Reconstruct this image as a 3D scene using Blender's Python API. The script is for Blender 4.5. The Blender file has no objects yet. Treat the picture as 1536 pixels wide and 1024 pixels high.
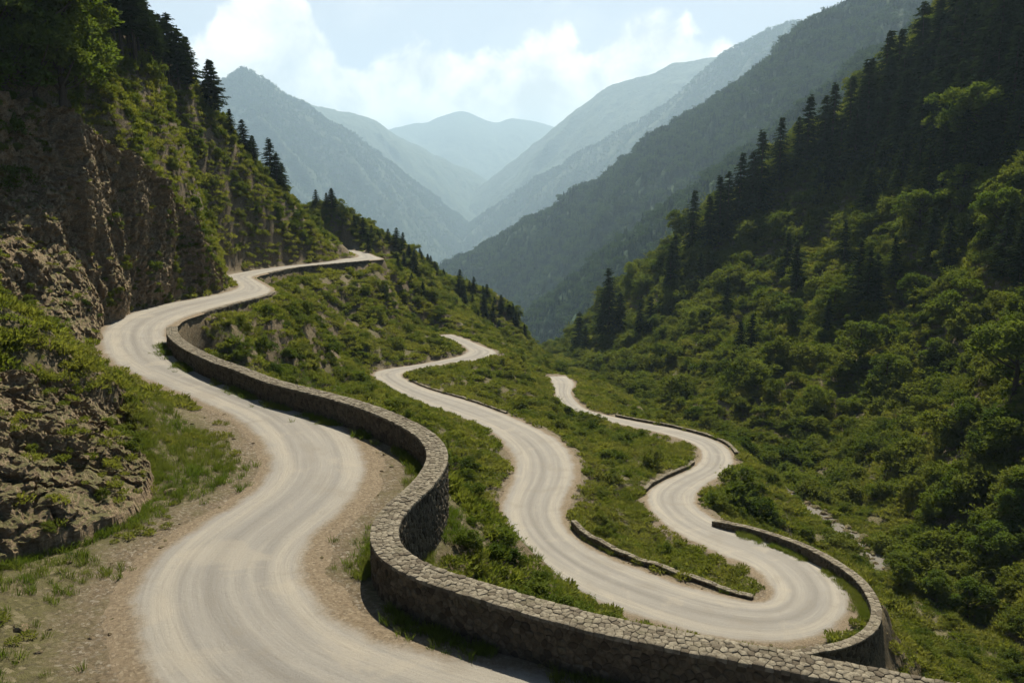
import bpy, bmesh, math, random
import numpy as np
from mathutils import Vector, Matrix

random.seed(7)
RNG = np.random.default_rng(11)
sc = bpy.context.scene
COL = sc.collection
rad = math.radians

# ------------------------------------------------------------------ noise
_perm = np.random.default_rng(3).permutation(256).astype(np.int64)
_perm = np.concatenate([_perm, _perm, _perm])
_g = np.random.default_rng(4).normal(size=(256, 3))
_g /= np.linalg.norm(_g, axis=1)[:, None]


def perlin(p):
    p = np.asarray(p, float)
    i = np.floor(p).astype(np.int64)
    f = p - i
    u = f * f * f * (f * (f * 6 - 15) + 10)
    i &= 255
    out = 0
    for dx in (0, 1):
        wx = u[:, 0] if dx else 1 - u[:, 0]
        for dy in (0, 1):
            wy = u[:, 1] if dy else 1 - u[:, 1]
            for dz in (0, 1):
                wz = u[:, 2] if dz else 1 - u[:, 2]
                h = _perm[_perm[_perm[i[:, 0] + dx] + i[:, 1] + dy] + i[:, 2] + dz] & 255
                g = _g[h]
                d = g[:, 0] * (f[:, 0] - dx) + g[:, 1] * (f[:, 1] - dy) + g[:, 2] * (f[:, 2] - dz)
                out = out + wx * wy * wz * d
    return out * 1.5


def fbm(p, octaves=4, gain=0.5, lac=2.03):
    p = np.asarray(p, float)
    a, s, o = 1.0, 0.0, 0.0
    for k in range(octaves):
        s = s + a * perlin(p + 17.3 * k)
        o += a
        a *= gain
        p = p * lac
    return s / o


def ridged(p, octaves=4, gain=0.5, lac=2.1):
    p = np.asarray(p, float)
    a, s, o = 1.0, 0.0, 0.0
    for k in range(octaves):
        s = s + a * (1 - 2 * np.abs(perlin(p + 9.1 * k)))
        o += a
        a *= gain
        p = p * lac
    return s / o


def worley(p, seed=0):
    """F1, F2 and a random value of the nearest cell."""
    p = np.asarray(p, float)
    i = np.floor(p).astype(np.int64)
    n = len(p)
    f1 = np.full(n, 9.0); f2 = np.full(n, 9.0); cid = np.zeros(n)
    r = np.random.default_rng(100 + seed).random((256, 4))
    for dx in (-1, 0, 1):
        for dy in (-1, 0, 1):
            for dz in (-1, 0, 1):
                c = i + np.array([dx, dy, dz])
                ci = c & 255
                h = _perm[_perm[_perm[ci[:, 0]] + ci[:, 1]] + ci[:, 2]] & 255
                q = c + r[h, :3]
                d = np.linalg.norm(q - p, axis=1)
                nearer = d < f1
                f2 = np.where(nearer, f1, np.minimum(f2, d))
                cid = np.where(nearer, r[h, 3], cid)
                f1 = np.where(nearer, d, f1)
    return f1, f2, cid


def facets(p, seed=0, tilt=1.):
    """angular blocks: every cell is a plane with its own height and lean; also the distance to the nearest joint"""
    p = np.asarray(p, float)
    i = np.floor(p).astype(np.int64)
    n = len(p)
    f1 = np.full(n, 9.0); f2 = np.full(n, 9.0); val = np.zeros(n)
    rg = np.random.default_rng(200 + seed); r = rg.random((256, 4)); tl = rg.normal(size=(256, 3)) * tilt
    for dx in (-1, 0, 1):
        for dy in (-1, 0, 1):
            for dz in (-1, 0, 1):
                c = i + np.array([dx, dy, dz]); ci = c & 255
                h = _perm[_perm[_perm[ci[:, 0]] + ci[:, 1]] + ci[:, 2]] & 255
                rel = p - (c + r[h, :3])
                d = np.abs(rel).max(1) * .5 + np.linalg.norm(rel, axis=1) * .5
                nearer = d < f1
                f2 = np.where(nearer, f1, np.minimum(f2, d))
                val = np.where(nearer, r[h, 3] - .5 + (rel * tl[h]).sum(1), val)
                f1 = np.where(nearer, d, f1)
    return val, f2 - f1


def sstep(a, b, x):
    t = np.clip((x - a) / (b - a), 0, 1)
    return t * t * (3 - 2 * t)


# ------------------------------------------------------------------ camera
FPX, HORIZON, CAMZ = 1195.0, 310.0, 12.0          # focal length (px of a 1536 wide frame), eye height
PITCH = math.atan((512 - HORIZON) / FPX)
cam_d = bpy.data.cameras.new('camera')
cam = bpy.data.objects.new('camera', cam_d)
COL.objects.link(cam)
cam.location = (0, 0, CAMZ)
cam.rotation_euler = (math.pi / 2 - PITCH, 0, 0)
cam_d.sensor_width = 36
cam_d.lens = FPX / 1536 * 36
cam_d.clip_start = 0.5
cam_d.clip_end = 60000
sc.camera = cam


def ray(u, v):
    xc, yc = (u - 768) / FPX, (512 - v) / FPX
    return np.array([xc, math.cos(PITCH) + yc * math.sin(PITCH), -math.sin(PITCH) + yc * math.cos(PITCH)])


def at_drop(u, v, drop):                          # survey a point lying `drop` metres below eye height
    d = ray(u, v)
    return np.array([0, 0, CAMZ]) + d * (drop / -d[2])


def at_dist(u, v, y):                             # survey a point y metres down the valley
    d = ray(u, v)
    return np.array([0, 0, CAMZ]) + d * (y / d[1])


# ------------------------------------------------------------------ objects
def tag(o, label=None, cat=None, group=None, kind=None):
    if label: o['label'] = label
    if cat: o['category'] = cat
    if group: o['group'] = group
    if kind: o['kind'] = kind
    return o


def mesh_np(name, v, faces, smooth=True):
    """faces: (n,3) or (n,4) int array, or list of arrays."""
    me = bpy.data.meshes.new(name)
    if isinstance(faces, np.ndarray): faces = [faces]
    faces = [f for f in faces if len(f)]
    v = np.asarray(v, np.float32)
    me.vertices.add(len(v)); me.vertices.foreach_set('co', v.ravel())
    loops = np.concatenate([f.ravel() for f in faces]).astype(np.int32)
    tot = np.concatenate([np.full(len(f), f.shape[1], np.int32) for f in faces])
    start = np.concatenate([[0], np.cumsum(tot)[:-1]]).astype(np.int32)
    me.loops.add(len(loops)); me.loops.foreach_set('vertex_index', loops)
    me.polygons.add(len(tot))
    me.polygons.foreach_set('loop_start', start)
    me.update(calc_edges=True)
    me.polygons.foreach_set('use_smooth', np.full(len(tot), smooth, dtype=bool))
    me.validate()
    return me


def link(name, me, mat=None, parent=None):
    o = bpy.data.objects.new(name, me)
    COL.objects.link(o)
    if mat: me.materials.append(mat)
    if parent: o.parent = parent
    return o


def grid_faces(nr, nc):
    i = np.arange((nr - 1) * (nc - 1))
    r, c = i // (nc - 1), i % (nc - 1)
    a = r * nc + c
    return np.stack([a, a + 1, a + nc + 1, a + nc], 1)


def fattr(me, name, arr):
    a = me.attributes.new(name, 'FLOAT', 'POINT')
    a.data.foreach_set('value', np.asarray(arr, np.float32).ravel())


def catmull(P, n):
    """resample rows of P with n samples per span (centripetal-ish uniform Catmull-Rom)."""
    P = np.asarray(P, float)
    Q = np.vstack([2 * P[0] - P[1], P, 2 * P[-1] - P[-2]])
    out = []
    for k in range(1, len(Q) - 2):
        t = np.linspace(0, 1, n, endpoint=False)[:, None]
        a, b, c, d = Q[k - 1], Q[k], Q[k + 1], Q[k + 2]
        out.append(.5 * (2 * b + (c - a) * t + (2 * a - 5 * b + 4 * c - d) * t ** 2 + (3 * b - a - 3 * c + d) * t ** 3))
    out.append(P[-1:])
    return np.vstack(out)


def resample(P, step, dims=2):
    P = np.asarray(P, float)
    s = np.concatenate([[0], np.cumsum(np.linalg.norm(np.diff(P[:, :dims], axis=0), axis=1))])
    t = np.linspace(0, s[-1], max(2, int(round(s[-1] / step)) + 1))
    return np.stack([np.interp(t, s, P[:, k]) for k in range(P.shape[1])], 1), t


def smooth_rows(P, it=1):
    P = P.copy()
    for _ in range(it):
        P[1:-1] = .25 * P[:-2] + .5 * P[1:-1] + .25 * P[2:]
    return P


# ------------------------------------------------------------------ materials
class NT:
    """tiny node helper"""
    def __init__(self, tree):
        self.t = tree; self.n = tree.nodes; self.l = tree.links

    def new(self, typ, **kw):
        n = self.n.new(typ)
        for k, v in kw.items():
            setattr(n, k, v)
        return n

    def put(self, sock, v):
        if v is None: return
        if isinstance(v, bpy.types.NodeSocket): self.l.new(v, sock)
        elif isinstance(v, (tuple, list)) and len(v) == 3 and sock.type == 'RGBA': sock.default_value = (*v, 1)
        else: sock.default_value = v

    def math(self, op, a, b=None, c=None, clamp=False):
        n = self.new('ShaderNodeMath', operation=op, use_clamp=clamp)
        for s, v in zip(n.inputs, (a, b, c)): self.put(s, v)
        return n.outputs[0]

    def vmath(self, op, a, b=None):
        n = self.new('ShaderNodeVectorMath', operation=op)
        self.put(n.inputs[0], a)
        if b is not None: self.put(n.inputs[1], b)
        return n.outputs['Value'] if op in ('LENGTH', 'DOT_PRODUCT', 'DISTANCE') else n.outputs[0]

    def mix(self, f, a, b, blend='MIX'):
        n = self.new('ShaderNodeMix', data_type='RGBA', blend_type=blend)
        self.put(n.inputs[0], f); self.put(n.inputs[6], a); self.put(n.inputs[7], b)
        return n.outputs[2]

    def ramp(self, f, lo, hi, a=0., b=1.):
        n = self.new('ShaderNodeMapRange', interpolation_type='SMOOTHSTEP')
        for k, v in zip(range(5), (f, lo, hi, a, b)): self.put(n.inputs[k], v)
        return n.outputs[0]

    def noise(self, vec, scale, detail=4, rough=.55, dist=0, out=0, dim='3D'):
        n = self.new('ShaderNodeTexNoise', noise_dimensions=dim)
        self.put(n.inputs['Vector'], vec)
        n.inputs['Scale'].default_value = scale; n.inputs['Detail'].default_value = detail
        n.inputs['Roughness'].default_value = rough; n.inputs['Distortion'].default_value = dist
        return n.outputs[out]

    def voro(self, vec, scale, feature='F1', rnd=1):
        n = self.new('ShaderNodeTexVoronoi', feature=feature)
        self.put(n.inputs['Vector'], vec); n.inputs['Scale'].default_value = scale
        n.inputs['Randomness'].default_value = rnd
        return n

    def attr(self, name, out='Fac'):
        n = self.new('ShaderNodeAttribute', attribute_name=name)
        return n.outputs[out]

    def pos(self):
        return self.new('ShaderNodeNewGeometry').outputs['Position']

    def bump(self, h, strength=.5, dist=.05, normal=None):
        n = self.new('ShaderNodeBump')
        n.inputs['Strength'].default_value = strength; n.inputs['Distance'].default_value = dist
        self.put(n.inputs['Height'], h)
        if normal is not None: self.put(n.inputs['Normal'], normal)
        return n.outputs[0]


def material(name):
    m = bpy.data.materials.new(name)
    m.use_nodes = True
    t = NT(m.node_tree)
    b = t.n['Principled BSDF']
    b.inputs['Roughness'].default_value = .9
    b.inputs['Specular IOR Level'].default_value = .15
    return m, t, b
# ------------------------------------------------------------------ road survey (edge, edge, drop, left shelf, right shelf)
R1 = [  # cliff side edge, valley side edge
    (210, 1024, 700, 1022, 12, 2.2, 1.4), (195, 950, 535, 958, 12, 2.2, 2.6), (200, 895, 468, 900, 12, 2.0, 2.3),
    (215, 862, 449, 862, 12, 2.0, 2.4), (244, 827, 455, 825, 12, 1.6, 2.5), (300, 790, 480, 790, 12, 1.4, 2.3),
    (350, 760, 515, 762, 12, 1.2, 2.2), (388, 732, 537, 735, 12, 1.0, 2.4), (407, 705, 546, 710, 12, .9, 2.8),
    (405, 678, 545, 685, 12, .9, 3.1), (385, 650, 530, 655, 12, .9, 2.7), (345, 620, 490, 625, 12, .8, 2.1),
    (290, 596, 425, 598, 12, .7, 2.1), (235, 573, 350, 573, 12, .6, 1.7), (190, 553, 292, 550, 12, .6, 1.5),
    (162, 533, 262, 530, 12, .8, 1.0), (154, 510, 247, 508, 12, .8, .8), (162, 490, 250, 491, 12, .8, .6),
    (190, 473, 275, 477, 12, .8, .5), (240, 458, 320, 462, 12, .8, .5), (297, 447, 365, 450, 12, .8, .5),
    (340, 438, 395, 442, 12, .8, .5), (356, 429, 404, 435, 12, .7, .5), (350, 420, 390, 424, 12, .6, .6),
    (342, 413, 379, 416, 12, .5, .6), (370, 407, 395, 410, 12, .5, .6), (420, 400, 440, 401, 12, .5, .6),
    (480, 394, 500, 395, 12, .6, .6), (521, 388, 545, 391, 12, .6, .6), (536, 384, 566, 389, 12, .5, .6),
    (530, 378, 552, 381, 12, .5, .5), (508, 374.5, 528, 376, 12, .5, .5)]
R2 = [  # hill/valley edge U, tongue edge V
    (660, 502, 675, 503, 29, .5, .5), (679, 508, 694, 509, 29, .5, .5), (701, 524, 738, 525, 29, .5, .6), (697, 530, 743, 531, 29, .5, .6),
    (686, 535, 722, 538.5, 29, .6, .6), (631, 546, 650, 549, 29, .7, .6), (585, 553, 618, 555.5, 29, .7, .6),
    (561, 559, 602, 562, 29, .7, .7), (572, 573, 612, 571, 29, .7, .7), (610, 594, 640, 583, 29, .7, .7),
    (673, 619, 710, 604, 29, .7, .7), (728, 640, 775, 629, 28.8, .7, .7), (757, 664, 830, 656, 28.6, .6, .9),
    (773, 690, 856, 684, 28.4, .6, 1.1), (771, 719, 861, 712, 28.2, .6, 1.2), (757, 750, 848, 741, 28, .6, 1.2),
    (756, 775, 840, 768, 28, .6, 1.1), (775, 811, 850, 795, 27.9, .6, 1.), (813, 852, 883, 820, 27.8, .8, .7),
    (874, 890, 935, 845, 27.6, .9, .6), (969, 927, 1005, 871, 27.5, .9, .6), (1060, 953, 1065, 890, 27.5, .9, .5),
    (1130, 961, 1125, 902, 27.5, .9, .5), (1190, 960, 1148, 903, 27.5, 1.1, .5), (1240, 948, 1160, 896, 27.5, 1.5, .5),
    (1268, 925, 1164, 886, 27.5, 1.9, .5), (1275, 897, 1160, 876, 27.6, 2.0, .5), (1262, 866, 1148, 865, 27.9, 1.7, .5),
    (1224, 833, 1120, 847, 28.6, 1.2, .5), (1167, 809, 1075, 828, 29.4, 1.0, .5), (1111, 793, 1030, 806, 30, .9, .5),
    (1068, 776, 995, 783, 30.6, .7, .5), (1042, 755, 974, 758, 31.3, .6, .5), (1045, 738, 974, 738, 31.8, .6, .6),
    (1066, 720, 1003, 720, 32.3, .7, .6), (1092, 705, 1038, 703, 32.7, .8, .6), (1099, 690, 1052, 688, 33.1, .9, .5),
    (1092, 674, 1050, 673, 33.6, .9, .5), (1070, 660, 1030, 661, 34.1, .8, .5), (1016, 644, 990, 649, 34.8, .7, .5),
    (955, 632, 935, 637, 35.5, .7, .5), (912, 624, 900, 628, 36.2, .6, .5), (885, 617, 860, 616, 37.2, .6, .5),
    (867, 605, 842, 606, 38, .6, .5), (856, 590, 834, 590, 38.6, .6, .5), (862, 576, 828, 571, 39.2, .6, .5),
    (852, 567, 815, 562, 39.8, .6, .5)]


def survey(stations, extra_first=()):
    rows = [list(e) for e in extra_first]
    for a, b, c, d, h, sl, sr in stations:
        p, q = at_drop(a, b, h), at_drop(c, d, h)
        rows.append([*p, *q, sl, sr])
    return np.array(rows)


ext1 = [[60, -8, 0, 62, -1, 0, 2, 2.2], [40, 0, 0, 42, 6.5, 0, 2, 2.2], [24, 5.5, 0, 26.5, 11.2, 0, 2, 2.0], [9, 9.8, 0, 12.5, 14.6, 0, 2, 1.6],
        [-3.5, 13.6, 0, 4.5, 17.6, 0, 2.2, 1.5]]


class Road:
    def __init__(self, rows, step=.5):
        d = catmull(rows, 14)
        P, s = resample(np.hstack([(d[:, :2] + d[:, 3:5]) / 2, d]), step)
        P[:, 0:2] = smooth_rows(P[:, 0:2], 6)
        for k in (2, 3, 4, 5, 6, 7): P[:, k] = smooth_rows(P[:, k:k + 1], 6)[:, 0]
        self.c = P[:, :2]
        self.z = smooth_rows(P[:, 4:5], 30)[:, 0]
        tg = np.gradient(self.c, axis=0); tg = smooth_rows(tg, 4)
        self.t = tg / np.linalg.norm(tg, axis=1)[:, None]
        self.n = np.stack([self.t[:, 1], -self.t[:, 0]], 1)      # to the right of travel
        w = P[:, 5:7] - P[:, 2:4]
        # width across the direction of travel
        self.hw = np.maximum(np.abs((w * self.n).sum(1)) / 2, 1.6)
        self.hw = smooth_rows(self.hw[:, None], 10)[:, 0]
        self.rightsign = np.sign(np.median((w * self.n).sum(1)))
        self.sl, self.sr = P[:, 8], P[:, 9]
        self.s = s

    def lateral(self, xy):
        """for points xy: station index, signed lateral (+ = V / valley side), valid"""
        n = len(xy)
        idx = np.zeros(n, int); dist = np.full(n, 1e9)
        for a in range(0, n, 4000):
            q = xy[a:a + 4000]
            d2 = ((q[:, None, :] - self.c[None]) ** 2).sum(2)
            k = d2.argmin(1); idx[a:a + 4000] = k
            dist[a:a + 4000] = d2[np.arange(len(q)), k]
        r = xy - self.c[idx]
        lat = (r * self.n[idx]).sum(1) * self.rightsign
        lon = (r * self.t[idx]).sum(1)
        return idx, lat, lon, np.sqrt(dist)


road1 = Road(survey(R1, ext1))
road2 = Road(survey(R2))

# ------------------------------------------------------------------ wall survey: top inner edge
def px_path(pts, drop):
    return np.array([at_drop(p[0], p[1], p[2] if len(p) > 2 else drop) for p in pts])


W1px = [(250, 490), (252, 503), (273, 521), (312, 540), (351, 554), (400, 573), (459, 588), (527, 607), (581, 628), (620, 649), (639, 670),
        (640, 692), (620, 722), (582, 755), (561, 781), (556, 809), (571, 836), (618, 864), (690, 888), (785, 917), (893, 947),
        (955, 960), (1026, 975), (1111, 991), (1219, 1012), (1330, 1034), (1480, 1062)]
w1 = px_path(W1px, 10.65)
w1 = np.vstack([w1, [[16, 14.8, 1.35], [27, 11.6, 1.35], [43, 7, 1.35], [63, 0, 1.35]]])
w1 = resample(smooth_rows(resample(catmull(w1, 10), .4)[0], 4), .4)[0]
W2px = [(1068, 781, 29.7), (1082, 783, 29.4), (1120, 791, 29.0), (1158, 802, 28.4), (1205, 819, 27.6), (1252, 845, 27.1), (1286, 871, 26.9), (1304, 899, 26.8),
        (1308, 919, 26.8), (1297, 942, 26.8), (1262, 961, 26.8), (1205, 972, 26.8), (1160, 978, 26.9), (1110, 981, 27.0)]
w2 = resample(smooth_rows(resample(catmull(px_path(W2px, 0), 10), .4)[0], 3), .4)[0]
W3px = [(857, 780), (874, 797), (922, 823), (969, 842), (1007, 855), (1045, 867), (1087, 883), (1128, 894)]
w3 = resample(smooth_rows(resample(catmull(px_path(W3px, 27.25), 10), .3)[0], 3), .3)[0]


def left_normal(P):
    t = np.gradient(P[:, :2], axis=0)
    t /= np.linalg.norm(t, axis=1)[:, None]
    return np.stack([-t[:, 1], t[:, 0]], 1)


# outward side of wall 1 is its left (travelling from the far end towards the camera), of wall 2 its left as well
w1o = w1.copy(); w1o[:, :2] += left_normal(w1) * .85
w2o = w2.copy(); w2o[:, :2] += left_normal(w2) * .6

# ------------------------------------------------------------------ terrain control points
ctrl = []
def C(u, v, d): ctrl.append(at_dist(u, v, d))
def X(x, y, z): ctrl.append(np.array([x, y, z], float))

for r, ls in ((road1, 3.0), (road2, 1.6)):
    for k in range(0, len(r.c), 8):
        nn = r.n[k] * r.rightsign
        ctrl.append(np.array([*(r.c[k] - nn * (r.hw[k] + r.sl[k] * .7)), r.z[k] + .05]))
        if r is road2: ctrl.append(np.array([*(r.c[k] + nn * (r.hw[k] + r.sr[k] * .7)), r.z[k] + .0]))
# the drop outside the long wall and the hairpin wall
nl = left_normal(w1o)
for k in range(4, len(w1o), 6):
    X(*(w1o[k, :2] + nl[k] * .5), -1.15); X(*(w1o[k, :2] + nl[k] * 3.0), -2.9)
nl = left_normal(w2o)
for k in range(8, len(w2o) - 4, 5):
    X(*(w2o[k, :2] + nl[k] * .6), w2o[k, 2] - 3.0); X(*(w2o[k, :2] + nl[k] * 4.0), w2o[k, 2] - 5.0)
for k in range(len(road1.c)):                     # drop below the far part of the upper road
    if road1.c[k, 1] > 86 and k % 9 == 0:
        p = road1.c[k] + road1.n[k] * road1.rightsign * (road1.hw[k] + 2.2)
        X(*p, -1.0 if road1.c[k, 1] < 122 else -2.2)
# left hillside
for q in [(0, 440, 37.5), (100, 497, 40), (170, 560, 42), (0, 300, 70), (0, 150, 76), (0, 0, 90), (140, 190, 86), (60, 150, 82), (230, 290, 102), (300, 340, 118),
          (250, 200, 116), (225, 95, 126), (100, 60, 106), (160, 120, 104), (300, 290, 128), (300, 192, 150), (400, 330, 162), (365, 232, 170), (400, 262, 192), (480, 365, 178),
          (440, 320, 190), (500, 320, 226), (545, 352, 214), (560, 345, 240), (620, 385, 250), (600, 400, 236), (650, 430, 236), (720, 480, 240), (690, 455, 250), (760, 455, 262),
          (780, 505, 252), (800, 525, 262), (600, 470, 186), (640, 480, 190), (680, 485, 196), (720, 495, 205), (560, 430, 190), (500, 440, 160), (430, 470, 136), (450, 500, 128), (520, 480, 152), (350, 500, 100), (300, 490, 92),
          (560, 520, 147), (620, 520, 156), (500, 530, 124), (480, 560, 108), (420, 530, 112), (560, 580, 104), (640, 625, 90), (400, 545, 96)]: C(*q)
for q in [(-25, 29, 4), (-31, 34, 8), (-45, 28, 21), (-62, 30, 34), (-30, 8, 13), (-60, 0, 34), (-20, 0, 3), (-14, -20, 2), (-40, -30, 20), (-100, 50, 62), (-82, 100, 47),
          (-110, 0, 64), (-120, 90, 80), (-150, 60, 96), (-150, 0, 95), (-90, 140, 36), (-120, 150, 45), (-170, 130, 85), (-200, 90, 120), (-70, 190, 15), (-95, 210, 8), (-140, 220, 15), (-60, 235, 5), (-50, 280, -14),
          (-100, 300, -30), (-30, 320, -38), (-5, 360, -55), (-200, 250, 5), (-230, 350, -40), (-100, 400, -60), (-220, 440, -70), (0, 420, -66)]: X(*q)
# bench behind the near outcrop, gentle bank left of the road bend
for q in [(240, 640, 38), (280, 700, 36), (200, 700, 34), (120, 740, 31), (60, 850, 24.5), (20, 940, 20.5), (250, 600, 48), (120, 600, 50)]:
    p = at_drop(q[0], q[1], 11.6); X(p[0], p[1], .5)
# stream and valley bottom
STREAM = [at_drop(*q) for q in [(1180, 735, 39.2), (1215, 757, 38.8), (1255, 785, 38.6), (1300, 820, 38.4), (1350, 870, 38.2), (1420, 930, 38), (1560, 1010, 37.6)]]
STREAM = [np.array([20.5, 345, -47.5]), np.array([23, 300, -44.5]), np.array([27, 230, -38.5]), np.array([30, 180, -33.0]), np.array([34, 145, -29.6])] + STREAM
STREAM += [np.array([56, 52, -25.2]), np.array([90, 40, -24.5]), np.array([140, 30, -24])]
st = resample(smooth_rows(resample(catmull(np.array(STREAM), 10), 1.)[0], 5), .8)[0]
for k in range(0, len(st), 9): X(*st[k])
# tongue between the two legs of the lower road
for q in [(690, 575, 148), (720, 560, 156), (760, 575, 146), (800, 592, 141), (790, 620, 124), (850, 640, 116), (900, 690, 98), (960, 690, 98), (1000, 680, 104), (950, 650, 121), (930, 760, 82), (900, 740, 84),
          (1000, 830, 66), (950, 800, 71), (1060, 860, 60)]: C(*q)
# right hillside
for q in [(850, 520, 352), (920, 448, 330), (990, 395, 306), (1060, 345, 290), (1130, 295, 280), (1200, 240, 275), (1330, 120, 275), (1440, 5, 285), (1536, 520, 112), (1536, 300, 152), (1536, 100, 190),
          (1300, 700, 122), (1300, 500, 172), (1100, 600, 158), (1000, 550, 212), (940, 560, 230), (1100, 450, 232), (1300, 350, 218), (1400, 200, 222), (1450, 800, 86), (1536, 700, 84), (1536, 900, 68), (1400, 650, 122),
          (1200, 640, 142), (1200, 540, 178), (1400, 450, 165), (1200, 380, 236), (900, 520, 280), (1420, 900, 77), (1480, 960, 68)]: C(*q)
for q in [(100, 45, -10), (120, 60, 8), (150, 100, 50), (190, 150, 95), (150, 30, 6), (200, 60, 60), (240, 200, 140), (150, 330, 30), (110, 350, -5), (60, 380, -40), (200, 400, 30), (30, 430, -68),
          (100, 450, -60), (250, 330, 110), (70, 0, -14), (40, 20, -12), (100, 0, -14), (80, -30, -8)]: X(*q)
ctrl = np.array(ctrl)
# thin near-duplicates
keep = []
for i, p in enumerate(ctrl):
    if all(np.hypot(*(p[:2] - ctrl[j][:2])) > 1.3 for j in keep): keep.append(i)
ctrl = ctrl[keep]


def tps_fit(P, lam=.02):
    n = len(P); S = 50.
    q = P[:, :2] / S
    r2 = ((q[:, None] - q[None]) ** 2).sum(2)
    K = r2 * np.log(r2 + 1e-12) * .5 + np.eye(n) * lam * .01
    A = np.zeros((n + 3, n + 3)); A[:n, :n] = K; A[:n, n] = 1; A[:n, n + 1:] = q; A[n, :n] = 1; A[n + 1:, :n] = q.T
    w = np.linalg.solve(A, np.concatenate([P[:, 2], [0, 0, 0]]))
    def f(xy):
        out = np.empty(len(xy))
        for a in range(0, len(xy), 20000):
            p = xy[a:a + 20000] / S
            r = ((p[:, None] - q[None]) ** 2).sum(2)
            out[a:a + 20000] = (r * np.log(r + 1e-12) * .5) @ w[:n] + w[n] + p @ w[n + 1:]
        return out
    return f


tps = tps_fit(ctrl)

# ------------------------------------------------------------------ terrain grid
NY, NX, Y0, X0 = 760, 680, 45., 58.
YMIN, YMAX = -32., 470.
LY0, LY1 = math.log(YMIN + Y0), math.log(YMAX + Y0)
UMAX = .66
gy = np.exp(np.linspace(LY0, LY1, NY)) - Y0
gu = np.linspace(-UMAX, UMAX, NX)
GX = gu[None, :] * (gy[:, None] + X0)
GY = np.repeat(gy[:, None], NX, 1)
xy = np.stack([GX.ravel(), GY.ravel()], 1)
# base surface on every 3rd node, then bilinear
cy = np.linspace(0, NY - 1, NY // 3); cx = np.linspace(0, NX - 1, NX // 3)
yy = np.exp(np.interp(cy, np.arange(NY), np.log(gy + Y0))) - Y0
uu = np.interp(cx, np.arange(NX), gu)
zc = tps(np.stack([(uu[None] * (yy[:, None] + X0)).ravel(), np.repeat(yy, len(uu))], 1)).reshape(len(yy), len(uu))


def bilin(Z, r, c):
    r = np.clip(r, 0, Z.shape[0] - 1.001); c = np.clip(c, 0, Z.shape[1] - 1.001)
    i, j = r.astype(int), c.astype(int); a, b = r - i, c - j
    return (Z[i, j] * (1 - b) + Z[i, j + 1] * b) * (1 - a) + (Z[i + 1, j] * (1 - b) + Z[i + 1, j + 1] * b) * a


rr = np.repeat(np.arange(NY) * (len(yy) - 1) / (NY - 1), NX)
cc = np.tile(np.arange(NX) * (len(uu) - 1) / (NX - 1), NY)
base = bilin(zc, rr, cc)

# nearest road data, row by row
out1 = np.full(NY * NX, 60.); side1 = np.zeros(NY * NX); zr1 = np.zeros(NY * NX); sh1 = np.zeros(NY * NX)
out2 = out1.copy(); side2 = side1.copy(); zr2 = zr1.copy(); sh2 = sh1.copy()
for rd, o, sd, zr, sh in ((road1, out1, side1, zr1, sh1), (road2, out2, side2, zr2, sh2)):
    for i in range(NY):
        near = np.where(np.abs(rd.c[:, 1] - gy[i]) < 25)[0]
        if not len(near): continue
        x = GX[i]
        cand = np.where((x > rd.c[near, 0].min() - 25) & (x < rd.c[near, 0].max() + 25))[0]
        if not len(cand): continue
        dx = x[cand][:, None] - rd.c[near, 0][None]; dy = gy[i] - rd.c[near, 1][None]
        lat = dx * rd.n[near, 0] + dy * rd.n[near, 1]
        d = np.sqrt(dx ** 2 + dy ** 2) - rd.hw[near][None]
        k = d.argmin(1); a = np.arange(len(cand)); ids = i * NX + cand; kk = near[k]
        l = lat[a, k] * rd.rightsign
        o[ids] = np.minimum(d[a, k], 60); sd[ids] = np.sign(l); zr[ids] = rd.z[kk]
        sh[ids] = np.where(l > 0, rd.sr[kk], rd.sl[kk])
P3 = np.stack([xy[:, 0], xy[:, 1], base], 1)
dist = np.hypot(xy[:, 0], xy[:, 1])
rdist = np.minimum(out1, out2)
# hillside relief: gullies and hummocks, quiet beside the roads
amp = sstep(.6, 7, rdist)
far = sstep(60, 220, dist)
relief = fbm(P3 * [.11, .11, .05], 4) * (.9 + 1.2 * far) + ridged(P3 * [.05, .05, .02] + 40, 3) * (.5 + 1.9 * far) + fbm(P3 * .55 + 8, 3) * .28
relief -= relief[(rdist > 6) & (dist < 400)].mean() + .3
z = base + relief * amp
z += fbm(P3 * 1.7 + 3, 3) * .10 * sstep(.0, 1.5, rdist)
sx_ = np.interp(xy[:, 1], st[::-1, 1], st[::-1, 0])
rt = sstep(4, 26, xy[:, 0] - sx_)
wq = fbm(P3 * [.03, .03, 0] + 70, 3) * 14
rib = ridged(np.stack([xy[:, 0] * .010, (xy[:, 1] - xy[:, 0] * .35 + wq) * .036, xy[:, 0] * 0 + 5], 1), 4, .55)
z += (rib - .15) * 7.0 * rt
lt = sstep(-30, -48, xy[:, 0]) * sstep(2, 10, base) * sstep(3, 10, rdist)
rib2 = ridged(np.stack([xy[:, 0] * .02, (xy[:, 1] + wq * .6) * .06, xy[:, 0] * 0 + 9], 1), 4, .55)
z += (rib2 - .2) * 1.8 * lt
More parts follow.
